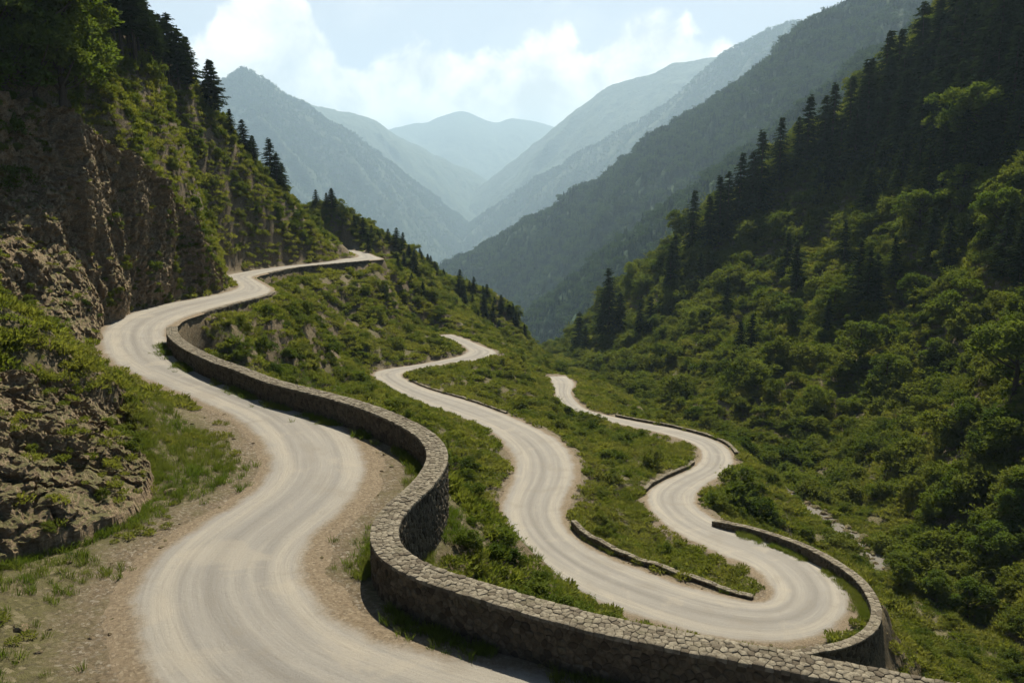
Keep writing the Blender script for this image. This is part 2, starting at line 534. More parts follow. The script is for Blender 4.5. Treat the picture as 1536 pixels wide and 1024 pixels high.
# stream bed
sd2 = np.full(len(z), 60.)
for i in range(NY):
    near = np.where(np.abs(st[:, 1] - gy[i]) < 14)[0]
    if len(near):
        d = np.sqrt((GX[i][:, None] - st[near, 0]) ** 2 + (gy[i] - st[near, 1]) ** 2)
        sd2[i * NX:(i + 1) * NX] = np.minimum(d.min(1), 60)
        k = near[d.argmin(1)]
        w = 1 - sstep(1.0, 4.5, d.min(1))
        zz = z[i * NX:(i + 1) * NX]
        z[i * NX:(i + 1) * NX] = zz * (1 - w) + (st[k, 2] - .5) * w
stream_d = sd2 + 12 * sstep(120, 128, xy[:, 1]) + 12 * sstep(82, 74, xy[:, 1])
OUTB = np.array([np.array([-26., 9., .5]), np.array([-20.5, 16.5, .4]), at_drop(-170, 930, 11.7), at_drop(-60, 868, 11.6), at_drop(0, 838, 11.6), at_drop(75, 806, 11.6), at_drop(140, 788, 11.6), at_drop(196, 758, 11.6), at_drop(222, 715, 11.6), at_drop(212, 672, 11.6), at_drop(195, 640, 11.6)])
OUTT = np.array([np.array([-35., 15., 8.]), np.array([-28.5, 22., 6.8]), at_dist(-210, 570, 27), at_dist(-80, 560, 30.3), at_dist(0, 556, 33.5), at_dist(60, 566, 35.5), at_dist(110, 572, 37.2), at_dist(150, 568, 39), at_dist(172, 574, 40.2), at_dist(184, 592, 40.8), at_dist(190, 612, 41.2)])
CLB = np.array([at_drop(20, 545, 11.8), at_drop(110, 524, 11.9), at_drop(145, 508, 11.9), at_drop(150, 492, 11.9), at_drop(180, 472, 11.9), at_drop(236, 454, 11.9), at_drop(296, 442, 11.9), at_drop(332, 434, 11.9), at_drop(343, 427, 11.9)])
CLT = np.array([at_dist(-110, 130, 74), at_dist(0, 150, 80), at_dist(60, 158, 83), at_dist(133, 200, 87), at_dist(185, 228, 93), at_dist(225, 262, 99), at_dist(262, 300, 106), at_dist(300, 365, 114), at_dist(334, 414, 119)])

def seat_rock(z, B, T, inset):
    """sink the soil just behind a bare rock face so that the face itself is what shows"""
    B, T = resample(catmull(B, 8), .4)[0], resample(catmull(T, 8), .4)[0]
    lo = np.minimum(B.min(0), T.min(0)) - 1; hi = np.maximum(B.max(0), T.max(0)) + 1
    k = np.where((xy[:, 0] > lo[0]) & (xy[:, 0] < hi[0]) & (xy[:, 1] > lo[1]) & (xy[:, 1] < hi[1]))[0]
    poly = np.vstack([B, T[::-1]])
    ins = np.zeros(len(k), bool); px_, py_ = xy[k, 0], xy[k, 1]; j = len(poly) - 1
    for i in range(len(poly)):
        (xi, yi), (xj, yj) = poly[i, :2], poly[j, :2]
        ins ^= ((yi > py_) != (yj > py_)) & (px_ < (xj - xi) * (py_ - yi) / (yj - yi + 1e-12) + xi); j = i
    k = k[ins]
    for a in range(0, len(k), 5000):
        q = k[a:a + 5000]
        db = np.sqrt(((xy[q][:, None] - B[None, :, :2]) ** 2).sum(2)); dt = np.sqrt(((xy[q][:, None] - T[None, :, :2]) ** 2).sum(2))
        ib, it = db.argmin(1), dt.argmin(1); mb, mt = db.min(1), dt.min(1)
        f = mb / (mb + mt + 1e-6); h = 1 - (1 - f) ** (1 / 1.75)
        zs = B[ib, 2] + (T[it, 2] - B[ib, 2]) * h - inset * np.sin(np.pi * np.clip(f, 0, 1)) ** .7 - .1
        z[q] = np.minimum(z[q], zs)
    return z


z = seat_rock(z, OUTB, OUTT, 1.6)
z = seat_rock(z, CLB, CLT, 3.5)
# road shelves
dirt_n = fbm(np.stack([xy[:, 0] * 1.1, xy[:, 1] * 1.1, z * 0], 1), 3)
for o, sd, zr, sh, near_w in ((out2, side2, zr2, sh2, 0), (out1, side1, zr1, sh1, 1)):
    tr = np.where(sd > 0, .7, 2.6) if near_w else np.where(sd > 0, 1.1, 1.4)
    w = 1 - sstep(sh - .1, sh + tr, o + dirt_n * .25)
    lift = np.clip(o - .6, 0, 3) * .05 * np.where(sd < 0, 1, .2)
    z = z * (1 - w) + (zr - .05 + lift * (o > 0) + fbm(P3 * 2.3, 2) * .03 * (o > .2)) * w
Z = z.reshape(NY, NX)
# slope, and how rocky or grassy each place is
def terrain_rc(x, y):
    r = (np.log(np.maximum(y, YMIN + .01) + Y0) - LY0) / (LY1 - LY0) * (NY - 1)
    c = (x / (y + X0) / UMAX * .5 + .5) * (NX - 1)
    return r, c
def ground(x, y):
    r, c = terrain_rc(np.asarray(x, float), np.asarray(y, float))
    return bilin(Z, r, c)
def sample(arr, x, y):
    r, c = terrain_rc(np.asarray(x, float), np.asarray(y, float))
    return bilin(arr.reshape(NY, NX), r, c)
def slope_at(x, y, e=.8):
    return np.hypot(ground(x + e, y) - ground(x - e, y), ground(x, y + e) - ground(x, y - e)) / (2 * e)

terrain_me = mesh_np('hillside', np.stack([xy[:, 0], xy[:, 1], z], 1), grid_faces(NY, NX))
fattr(terrain_me, 'road_d', rdist)
fattr(terrain_me, 'stream_d', stream_d)
terrain = link('hillside_ground', terrain_me)
tag(terrain, 'green and brown valley sides beneath the winding roads', 'ground', kind='structure')


# ------------------------------------------------------------------ roads
def road_mesh(name, rd, label, crown=.05):
    lat = np.concatenate([[-1.6, -1.1, -.7, -.35], np.linspace(-1, 1, 25), [.35, .7, 1.1, 1.6]])
    n, m = len(rd.c), len(lat)
    inn = np.arange(m); core = (inn >= 4) & (inn < m - 4)
    V = np.zeros((n, m, 3)); A = np.zeros((n, m))
    wob = fbm(np.stack([rd.s * .22, rd.s * 0, rd.s * 0], 1), 3) * .5
    wob2 = fbm(np.stack([rd.s * .22 + 90, rd.s * 0, rd.s * 0], 1), 3) * .5
    for j in range(m):
        if core[j]:
            off = lat[j] * rd.hw; dz = crown * (1 - lat[j] ** 2) + .0
        elif j < 4:
            off = -rd.hw + lat[j] * np.minimum(1, .3 + rd.sl * .35) + wob * -lat[j] * .4; dz = -.012 - .04 * (-lat[j]) ** 2
        else:
            off = rd.hw + lat[j] * np.minimum(1, .3 + rd.sr * .35) + wob2 * lat[j] * .4; dz = -.012 - .04 * lat[j] ** 2
        V[:, j, :2] = rd.c + rd.n * rd.rightsign * off[:, None]
        V[:, j, 2] = rd.z + dz
        A[:, j] = off
    V[:, :, 2] += (fbm(V.reshape(-1, 3) * [.5, .5, 0], 3) * .035).reshape(n, m)
    me = mesh_np(name, V.reshape(-1, 3), grid_faces(n, m)[:, ::(1 if rd.rightsign > 0 else -1)])
    fattr(me, 'across', A); fattr(me, 'half', np.repeat(rd.hw, m)); fattr(me, 'along', np.repeat(rd.s, m))
    o = link(name, me)
    tag(o, label, 'road', kind='structure')
    return o


upper_road = road_mesh('upper_road', road1, 'pale gravel road sweeping in an S along the cliff foot')
lower_road = road_mesh('lower_road', road2, 'pale gravel road looping through a hairpin below the long wall')
# ------------------------------------------------------------------ rubble masonry
def voronoi_cells(L, H, sx, sy, seed, jit=.42):
    rng = np.random.default_rng(seed)
    nc, nr = max(2, int(round(L / sx))), max(1, int(round(H / sy)))
    sx, sy = L / nc, H / nr
    S = np.zeros((nr, nc, 2))
    for r in range(nr):
        for c in range(nc):
            S[r, c] = ((c + .5 + (.25 if r % 2 else -.25) + rng.uniform(-jit, jit)) * sx, (r + .5 + rng.uniform(-jit, jit) * .8) * sy)
    cells = []
    for r in range(nr):
        for c in range(nc):
            p = S[r, c]
            poly = [(max(0, p[0] - 2 * sx), max(0, p[1] - 2 * sy)), (min(L, p[0] + 2 * sx), max(0, p[1] - 2 * sy)),
                    (min(L, p[0] + 2 * sx), min(H, p[1] + 2 * sy)), (max(0, p[0] - 2 * sx), min(H, p[1] + 2 * sy))]
            for dr in (-2, -1, 0, 1, 2):
                for dc in (-2, -1, 0, 1, 2):
                    rr_, c2 = r + dr, c + dc
                    if (dr == 0 and dc == 0) or not (0 <= rr_ < nr and 0 <= c2 < nc): continue
                    q = S[rr_, c2]
                    nx, ny = q[0] - p[0], q[1] - p[1]
                    k = nx * (p[0] + q[0]) / 2 + ny * (p[1] + q[1]) / 2
                    new = []
                    for i in range(len(poly)):
                        a, b = poly[i], poly[(i + 1) % len(poly)]
                        da, db = nx * a[0] + ny * a[1] - k, nx * b[0] + ny * b[1] - k
                        if da <= 0: new.append(a)
                        if da * db < 0:
                            t = da / (da - db)
                            new.append((a[0] + (b[0] - a[0]) * t, a[1] + (b[1] - a[1]) * t))
                    poly = new
                    if len(poly) < 3: break
                if len(poly) < 3: break
            if len(poly) >= 3: cells.append(np.array(poly))
    return cells


class Stones:
    def __init__(self, rc=.2): self.v = []; self.q = []; self.t = []; self.c = []; self.n = 0; self.rc = rc

    def stone(self, poly, fn, joint, bevel, proud, rng, seat=.05, lean=.18):
        """poly in (s,h); fn maps (s,h,depth) -> xyz"""
        c = poly.mean(0); rc = self.rc
        r = np.linalg.norm(poly - c, axis=1).mean()
        if r < joint * 2.2: return
        # round the corners a little
        m = np.repeat(poly, 2, 0); nx = np.roll(poly, -1, 0); pv = np.roll(poly, 1, 0)
        m[0::2] = poly * (1 - rc) + pv * rc; m[1::2] = poly * (1 - rc) + nx * rc
        k = len(m)
        s1 = max(.2, 1 - joint / r); s2 = max(.12, 1 - (joint + bevel) / r)
        d = proud * rng.uniform(.45, 1.3)
        tilt = rng.uniform(-lean, lean, 2)
        rings = [(s1, -seat), (s1, d * .35), (s2 + (s1 - s2) * .45, d * .82), (s2, d)]
        for s, dep in rings:
            p = c + (m - c) * s
            dd = np.full(k, dep) + ((p - c) @ tilt if dep > 0 else 0) + (rng.uniform(-.22, .22, k) * proud if dep > 0 else 0)
            self.v.append(fn(p[:, 0], p[:, 1], dd))
        self.v.append(fn(c[:1], c[1:], np.array([d * 1.06])))
        b = self.n
        i = np.arange(k); j = (i + 1) % k
        for a in range(3):
            self.q.append(np.stack([b + a * k + i, b + a * k + j, b + (a + 1) * k + j, b + (a + 1) * k + i], 1))
        self.t.append(np.stack([b + 3 * k + i, b + 3 * k + j, np.full(k, b + 4 * k)], 1))
        self.c.append(np.full(4 * k + 1, rng.random()))
        self.n += 4 * k + 1

    def build(self, name, mat, parent):
        me = mesh_np(name, np.vstack(self.v), [np.vstack(self.q), np.vstack(self.t)])
        fattr(me, 'stone', np.concatenate(self.c))
        return link(name, me, mat, parent)


def masonry_wall(label, P, zb_in, zb_out, thick, size, mats, seed, group=None, cap=.3, side=1, ragged=0., name='stone_wall', cat='wall'):
    """P rows x,y,ztop of the road-side top edge; the other face lies `thick` to the left (side=1)."""
    P, s = resample(P, .3)
    nl = left_normal(P) * side
    L = s[-1]
    rng = np.random.default_rng(seed)
    root = bpy.data.objects.new(name, None); COL.objects.link(root)
    mid = P[len(P) // 2]
    zb_in = np.broadcast_to(np.asarray(zb_in, float), s.shape) if np.ndim(zb_in) == 0 or len(zb_in) == len(s) else np.interp(np.linspace(0, 1, len(s)), np.linspace(0, 1, len(zb_in)), zb_in)
    zb_out = np.broadcast_to(np.asarray(zb_out, float), s.shape) if np.ndim(zb_out) == 0 or len(zb_out) == len(s) else np.interp(np.linspace(0, 1, len(s)), np.linspace(0, 1, len(zb_out)), zb_out)
    root.location = (mid[0], mid[1], zb_in[len(s) // 2])
    org = np.array(root.location)
    tag(root, label, cat, group, 'thing')
    top = P[:, 2] + (fbm(np.stack([s * .5, s * 0, s * 0 + seed], 1), 2) * ragged if ragged else 0)
    cope_h = .06
    def at(sv, arr): return np.interp(sv, s, arr)
    def edge(sv, off):                            # point at s, off metres from road-side face
        return at(sv, P[:, 0]) + at(sv, nl[:, 0]) * off, at(sv, P[:, 1]) + at(sv, nl[:, 1]) * off
    # core: mortar body
    n = len(s)
    V = np.zeros((n, 4, 3))
    for j, (off, zz) in enumerate(((.0, zb_in - .4), (.0, top - .05), (thick, top - .05), (thick, zb_out - .6))):
        V[:, j, 0], V[:, j, 1] = edge(s, off); V[:, j, 2] = zz
    V -= org
    f = grid_faces(n, 4)
    core = link('mortar', mesh_np('mortar', V.reshape(-1, 3), [f, np.array([[0, 1, 2, 3], [4 * n - 1, 4 * n - 2, 4 * n - 3, 4 * n - 4]])], False), mats['mortar'], root)
    # facing stones
    F = Stones(.17)
    for fc in (0, 1):
        H = float(np.max(top - cope_h - (zb_in if fc == 0 else zb_out)) + .15)
        zb = zb_in if fc == 0 else zb_out
        for poly in voronoi_cells(L, H, size[0], size[1], seed * 7 + fc):
            if fc == 0:
                fn = lambda a, h, d: np.stack([*edge(a, -d), at(a, top) - cope_h - .005 - h], 1) - org
            else:
                fn = lambda a, h, d: np.stack([*edge(a, thick + d), at(a, top) - cope_h - .005 - h], 1) - org
            sc_ = poly[:, 0].mean()
            if at(sc_, top) - cope_h - poly[:, 1].min() < at(sc_, zb) - .1: continue
            F.stone(poly, fn, .010, .024, .036, rng)
    for e, (s0, nx) in enumerate(((0, -1), (L, 1))):
        t = (P[1] - P[0] if e == 0 else P[-1] - P[-2])[:2]; t /= np.linalg.norm(t)
        H = float(top[0 if e == 0 else -1] - cope_h - min(zb_in[0 if e == 0 else -1], zb_out[0 if e == 0 else -1]))
        for poly in voronoi_cells(thick, H, size[0], size[1], seed * 7 + 3 + e):
            fn = lambda a, h, d: np.stack([np.array([edge(np.array([s0]), q)[0][0] for q in a]) + t[0] * nx * d, np.array([edge(np.array([s0]), q)[1][0] for q in a]) + t[1] * nx * d,
                                           at(s0, top) - cope_h - .005 - h], 1) - org
            F.stone(poly, fn, .010, .024, .036, rng)
    F.build('facing', mats['stone'], root)
    # coping
    K = Stones(.07)
    for poly in voronoi_cells(L, thick + .1, cap, min(cap * .95, thick * .55), seed * 7 + 2, .38):
        fn = lambda a, h, d: np.stack([*edge(a, h - .05), at(a, top) - .035 + d], 1) - org
        rg = rng.uniform(.85, 1.15) if not ragged else rng.uniform(.5, 1.5)
        K.stone(poly, fn, .005, .010, .035 * rg, rng, .08, .05)
    K.build('coping', mats['cope'], root)
    return root


def stone_material(name, cols, bumpk=1.):
    m, t, b = material(name)
    p = t.pos()
    cell = t.attr('stone')
    n1 = t.noise(p, 9, 5, .65)
    n2 = t.noise(p, 1.3, 3)
    w = t.new('ShaderNodeTexWhiteNoise', noise_dimensions='1D'); t.put(w.inputs['W'], cell)
    c = t.mix(w.outputs['Value'], cols[0], cols[1])
    w2 = t.new('ShaderNodeTexWhiteNoise', noise_dimensions='1D'); t.put(w2.inputs['W'], t.math('ADD', cell, 3.7))
    c = t.mix(t.ramp(w2.outputs['Value'], .55, 1.), c, cols[2])
    c = t.mix(t.ramp(n1, .38, .68, .0, .7), c, cols[3])
    c = t.mix(t.ramp(n2, .55, .8, 0, .35), c, (.10, .10, .05))     # lichen
    t.put(b.inputs['Base Color'], c)
    h = t.math('ADD', t.noise(p, 22, 6, .7), t.math('MULTIPLY', t.noise(p, 70, 3), .4))
    t.put(b.inputs['Normal'], t.bump(h, .8 * bumpk, .03))
    b.inputs['Roughness'].default_value = .92
    return m


M_stone = stone_material('rubble_stone', [(.075, .060, .040), (.145, .12, .082), (.045, .036, .025), (.038, .03, .02)])
M_cope = stone_material('coping_stone', [(.15, .13, .095), (.225, .20, .15), (.085, .07, .05), (.06, .049, .033)], 1.1)
m, t, b = material('mortar_joint')
t.put(b.inputs['Base Color'], t.mix(t.noise(t.pos(), 6, 4), (.07, .055, .038), (.13, .105, .07)))
M_mortar = m
WM = dict(mortar=M_mortar, stone=M_stone, cope=M_cope)


def edge_path(rd, side, i0, i1, off, ztop):
    """line beside a road between two world y/x anchors given as station px"""
    k = np.arange(i0, i1) if i1 > i0 else np.arange(i0, i1, -1)
    nn = rd.n[k] * rd.rightsign * side
    return np.column_stack([rd.c[k] + nn * (rd.hw[k] + off)[:, None], rd.z[k] + ztop])


def nearest_station(rd, u, v, drop):
    p = at_drop(u, v, drop)[:2]
    return int(((rd.c - p) ** 2).sum(1).argmin())


masonry_wall('long curving rubble stone parapet with pale coping beside the upper road', w1, -.12, -2.6, .85, (.25, .19), WM, 1, cap=.21)
zin = w2[:, 2] - .65
masonry_wall('tall curved stone retaining wall around the outside of the hairpin bend', w2, zin - .1, w2[:, 2] - 4.2, .6, (.42, .3), WM, 2, cap=.4)
masonry_wall('low broken stone wall along the inside of the hairpin', w3, w3[:, 2] - .7, w3[:, 2] - .6, .4, (.36, .24), WM, 3, cap=.36, ragged=.22)


def road_wall(label, rd, sgn, p0, p1, off, ztop, dz_in, dz_out, thick, size, seed, **kw):
    k0, k1 = nearest_station(rd, *p0), nearest_station(rd, *p1)
    P = edge_path(rd, sgn, min(k0, k1), max(k0, k1), np.full(len(rd.c), off)[min(k0, k1):max(k0, k1)], ztop)
    P[:, :2] = smooth_rows(P[:, :2], 4)
    out = rd.n[min(k0, k1)] * rd.rightsign * sgn
    side = 1 if left_normal(P)[0] @ out > 0 else -1
    return masonry_wall(label, P, P[:, 2] - ztop - dz_in, P[:, 2] - ztop - dz_out, thick, size, WM, seed, side=side, **kw)


road_wall('dark stone retaining wall under the far end of the upper road', road1, 1, (392, 409, 12), (552, 390, 12), .25, .04, .2, 2.8, .5, (.55, .4), 4, cap=.55)
road_wall('low stone edging of the upper road between its two far bends', road1, 1, (300, 468, 12), (402, 437, 12), .25, .03, .2, .4, .45, (.5, .35), 5, cap=.5)
road_wall('stone retaining wall under the far bend of the lower road', road2, 1, (743, 527, 29), (612, 557, 29), .3, .05, .2, 2.4, .5, (.5, .36), 6, cap=.5)
road_wall('thin low stone kerb along the straight of the lower road', road2, 1, (618, 572, 29), (762, 620, 28.8), .4, .2, .2, .8, .35, (.45, .3), 7, cap=.45, ragged=.15, name='stone_kerb', cat='kerb')
road_wall('low stone parapet beside the stretch below the dark right slope', road2, -1, (1094, 682, 33.4), (915, 624, 36.2), .5, .35, .25, 1.1, .4, (.45, .3), 8, cap=.45, ragged=.12)
road_wall('short stone wall inside the bend facing a large round bush', road2, 1, (974, 738, 31.8), (1050, 696, 33), .35, .4, .3, .5, .4, (.45, .3), 9, cap=.45, ragged=.12)
# ------------------------------------------------------------------ ground and road surfaces
m, t, b = material('hillside_soil')
p = t.pos()
geo = t.new('ShaderNodeNewGeometry')
nz = t.new('ShaderNodeSeparateXYZ'); t.put(nz.inputs[0], geo.outputs['Normal'])
rd_ = t.attr('road_d'); sd_ = t.attr('stream_d')
n_big = t.noise(p, .12, 5, .6); n_mid = t.noise(p, .7, 6, .65); n_fine = t.noise(p, 6, 6, .7); n_grit = t.noise(p, 30, 4, .7)
soil = t.mix(n_mid, (.088, .064, .038), (.155, .118, .072))
soil = t.mix(t.ramp(n_fine, .4, .75, 0, .5), soil, (.075, .055, .034))
green = t.mix(n_mid, (.052, .052, .018), (.088, .080, .032))
green = t.mix(t.ramp(n_fine, .45, .8, 0, .6), green, (.11, .105, .036))
veg = t.math('ADD', t.math('MULTIPLY', nz.outputs['Z'], 1.25), t.math('MULTIPLY', t.math('SUBTRACT', n_big, .5), 1.3))
veg = t.math('ADD', veg, t.math('MULTIPLY', t.math('SUBTRACT', n_mid, .5), .9))
vp = t.voro(p, 7); vq = t.new('ShaderNodeSeparateColor'); t.put(vq.inputs[0], vp.outputs['Color'])
col = t.mix(t.ramp(veg, .72, 1.2, 0, .9), soil, green)
col = t.mix(t.ramp(vq.outputs[0], .6, 1., 0, .55), col, (.20, .165, .11))
col = t.mix(t.ramp(vq.outputs[1], .5, 1., 0, .7), col, (.042, .036, .018))
col = t.mix(t.ramp(n_grit, .52, .7, 0, .5), col, (.16, .14, .06))
vo = t.voro(p, 11); vs = t.new('ShaderNodeSeparateColor'); t.put(vs.inputs[0], vo.outputs['Color'])
grit = t.mix(n_grit, (.092, .070, .045), (.185, .145, .094))
grit = t.mix(t.ramp(vs.outputs[0], .62, 1., 0, .6), grit, (.28, .257, .213))
grit = t.mix(t.ramp(vs.outputs[1], .5, 1., 0, .7), grit, (.06, .046, .03))
grit = t.mix(t.ramp(n_fine, .44, .66, 0, .7), grit, (.078, .058, .036))
grit = t.mix(t.ramp(n_mid, .5, .68, 0, .6), grit, (.085, .072, .036))
edge_ = t.math('ADD', rd_, t.math('MULTIPLY', t.math('SUBTRACT', n_mid, .5), 3.2))
edge_ = t.math('ADD', edge_, t.math('MULTIPLY', t.math('SUBTRACT', n_fine, .5), 1.6))
col = t.mix(t.math('MULTIPLY', t.ramp(edge_, .5, 3.0, 1, 0), t.ramp(nz.outputs['Z'], .62, .85)), col, grit)
stone_ = t.mix(t.noise(p, 2.5, 4), (.09, .083, .07), (.19, .175, .15))
sedge = t.math('ADD', sd_, t.math('MULTIPLY', t.math('SUBTRACT', n_mid, .5), 3))
col = t.mix(t.ramp(sedge, .9, 2.2, 1, 0), col, stone_)
t.put(b.inputs['Base Color'], col)
h = t.math('ADD', t.math('MULTIPLY', n_fine, .5), t.math('MULTIPLY', n_grit, .16))
t.put(b.inputs['Normal'], t.bump(h, .9, .25))
M_ground = m
terrain_me.materials.append(m)

m, t, b = material('gravel_road')
p = t.pos()
ac, hf, al = t.attr('across'), t.attr('half'), t.attr('along')
cx_ = t.new('ShaderNodeCombineXYZ'); t.put(cx_.inputs[0], t.math('MULTIPLY', al, .035)); t.put(cx_.inputs[1], ac)
lane = cx_.outputs[0]
n_fine = t.noise(p, 7, 5, .7); n_grit = t.noise(p, 45, 3, .7); n_mid = t.noise(p, .8, 4, .6)
streak = t.noise(lane, 2.6, 5, .62); streak2 = t.noise(lane, .75, 3, .5)
rel = t.math('DIVIDE', ac, hf)
absr = t.math('ABSOLUTE', rel)
fineln = t.noise(lane, 11, 4, .7); patch = t.noise(p, .35, 5, .62, .6)
wob = t.math('MULTIPLY', t.math('SUBTRACT', t.noise(lane, .5, 2), .5), .5)
relw = t.math('ADD', rel, wob)
# dusty bands outside the worn wheel paths
def band(c0, w):
    d = t.math('ABSOLUTE', t.math('SUBTRACT', relw, c0))
    return t.ramp(d, 0, w, 1, 0)
asph = t.mix(n_fine, (.168, .161, .149), (.205, .196, .18))
dust = t.mix(n_mid, (.236, .222, .194), (.276, .26, .226))
c = t.mix(t.ramp(streak, .30, .72, .2, .9), asph, dust)
worn = t.math('MULTIPLY', t.math('MAXIMUM', band(-.06, .22), t.math('MULTIPLY', t.math('MAXIMUM', band(.45, .16), band(-.44, .14)), .7)), t.ramp(streak2, .36, .6, .35, 1))
c = t.mix(t.math('MULTIPLY', worn, .85), c, t.mix(.5, asph, (.122, .114, .102)))
pale = t.math('MAXIMUM', band(-.62, .3), band(.74, .3))
c = t.mix(t.math('MULTIPLY', pale, t.ramp(streak, .3, .6, .2, .75)), c, (.28, .257, .213))
c = t.mix(t.ramp(fineln, .42, .70, 0, .28), c, (.15, .132, .105))
c = t.mix(t.ramp(patch, .52, .68, 0, .38), c, (.175, .155, .125))
c = t.mix(t.ramp(patch, .46, .34, 0, .35), c, (.30, .27, .215))
# gravel verge
verge = t.math('ADD', absr, t.math('MULTIPLY', t.math('SUBTRACT', n_mid, .5), .35))
verge = t.math('ADD', verge, t.math('MULTIPLY', t.math('SUBTRACT', n_fine, .5), .16))
vo = t.voro(p, 13); vs = t.new('ShaderNodeSeparateColor'); t.put(vs.inputs[0], vo.outputs['Color'])
grit = t.mix(n_grit, (.105, .080, .051), (.205, .160, .105))
grit = t.mix(t.ramp(vs.outputs[0], .65, 1., 0, .5), grit, (.26, .22, .16))
grit = t.mix(t.ramp(vs.outputs[1], .6, 1., 0, .6), grit, (.075, .057, .037))
grit = t.mix(t.ramp(n_fine, .45, .68, 0, .55), grit, (.095, .071, .044))
c = t.mix(t.ramp(verge, .86, 1.12), c, grit)
c = t.mix(t.ramp(n_grit, .48, .74, 0, .5), c, (.10, .085, .065))
t.put(b.inputs['Base Color'], c)
h = t.math('ADD', t.math('MULTIPLY', n_grit, .5), t.math('MULTIPLY', n_fine, .6))
h = t.math('ADD', h, t.math('ADD', t.math('MULTIPLY', streak, .6), t.math('MULTIPLY', fineln, .3)))
t.put(b.inputs['Normal'], t.bump(h, .8, .07))
b.inputs['Roughness'].default_value = .88
for o in (upper_road, lower_road): o.data.materials.append(m)

# ------------------------------------------------------------------ sun, sky, air
SUN_AZ, SUN_EL = rad(12), rad(56)
sun_d = bpy.data.lights.new('sun', 'SUN'); sun_d.energy = 5.0; sun_d.angle = rad(.53); sun_d.color = (1, .915, .755)
so = bpy.data.objects.new("sun", sun_d); COL.objects.link(so)
dirv = Vector((math.sin(SUN_AZ) * math.cos(SUN_EL), math.cos(SUN_AZ) * math.cos(SUN_EL), math.sin(SUN_EL)))
so.rotation_euler = dirv.to_track_quat('Z', 'Y').to_euler()
so.location = dirv * 300

world = bpy.data.worlds.new('World'); sc.world = world; world.use_nodes = True
t = NT(world.node_tree)
bg = t.n['Background']
sky = t.new('ShaderNodeTexSky', sky_type='NISHITA', sun_disc=False, sun_elevation=SUN_EL, sun_rotation=SUN_AZ)
sky.air_density = .7; sky.dust_density = .5; sky.ozone_density = 1.0; sky.altitude = 2500
tc = t.new('ShaderNodeTexCoord')
d = t.vmath('NORMALIZE', tc.outputs['Generated'])
sx = t.new('ShaderNodeSeparateXYZ'); t.put(sx.inputs[0], d)
az = t.math('ARCTAN2', sx.outputs[0], sx.outputs[1]); el = t.math('ARCSINE', sx.outputs[2])
cr = t.new('ShaderNodeFloatCurve')
t.put(cr.inputs['Value'], t.math('ADD', t.math('MULTIPLY', az, .5), .5))      # az -1..1 rad
cv = cr.mapping.curves[0]
pts = [(-1.0, .12), (-.50, .10), (-.395, .155), (-.345, .195), (-.325, .235), (-.26, .245), (-.225, .205), (-.19, .165), (-.14, .18), (-.10, .195), (-.06, .18), (-.01, .185), (.03, .215), (.06, .22), (.09, .19), (.13, .205), (.18, .225),
       (.22, .20), (.27, .17), (.34, .15), (.45, .13), (1.0, .12)]
pts = [((a + 1) / 2, v * 2) for a, v in pts]
while len(cv.points) < len(pts): cv.points.new(.5, .5)
for q, (a, v) in zip(cv.points, pts): q.location = (a, v)
cr.mapping.update()
toph = t.math('MULTIPLY', cr.outputs[0], .5)
n1 = t.noise(d, 17, 7, .58, .3); n2 = t.noise(d, 6, 4, .5)
under = t.math('SUBTRACT', toph, el)
under = t.math('ADD', under, t.math('MULTIPLY', t.math('SUBTRACT', n1, .5), .10))
front = t.ramp(sx.outputs[1], .25, .65)
mask = t.math('MULTIPLY', t.math('MULTIPLY', front, t.ramp(under, -.006, .014)), t.ramp(t.noise(d, 9, 5, .6), .30, .55, .5, 1))
wisps = t.math('MULTIPLY', t.math('MULTIPLY', front, t.ramp(t.noise(d, 5, 6, .6, .4), .50, .72)), t.ramp(el, .16, .28, .2, .8))
lightc = t.mix(t.ramp(t.math('ADD', t.math('MULTIPLY', n1, .5), t.math('MULTIPLY', t.noise(d, 10, 6, .6, .2), .5)), .38, .60), (8.8, 8.6, 8.4), (17.0, 16.1, 14.9))
lightc = t.mix(t.ramp(under, .04, .16, 0, .7), lightc, (11.4, 11.0, 10.4))
veil = t.mix(t.math('MULTIPLY', front, .5), sky.outputs[0], (11.6, 11.5, 11.3))
col = t.mix(t.math('MULTIPLY', wisps, .6), veil, (11.8, 11.5, 11))
col = t.mix(t.math('MULTIPLY', mask, .9), col, lightc)
t.put(bg.inputs['Color'], col)
bg.inputs['Strength'].default_value = .05

sc.view_settings.view_transform = 'Standard'
sc.view_settings.look = 'None'
sc.view_settings.exposure = 1.05
sc.view_settings.gamma = 1
sc.render.engine = 'CYCLES'
cy_ = sc.cycles
cy_.max_bounces = 5; cy_.diffuse_bounces = 1; cy_.glossy_bounces = 1; cy_.transmission_bounces = 2; cy_.volume_bounces = 1; cy_.transparent_max_bounces = 6
cy_.caustics_reflective = False; cy_.caustics_refractive = False
cy_.use_denoising = True
cy_.use_adaptive_sampling = True; cy_.adaptive_threshold = .02
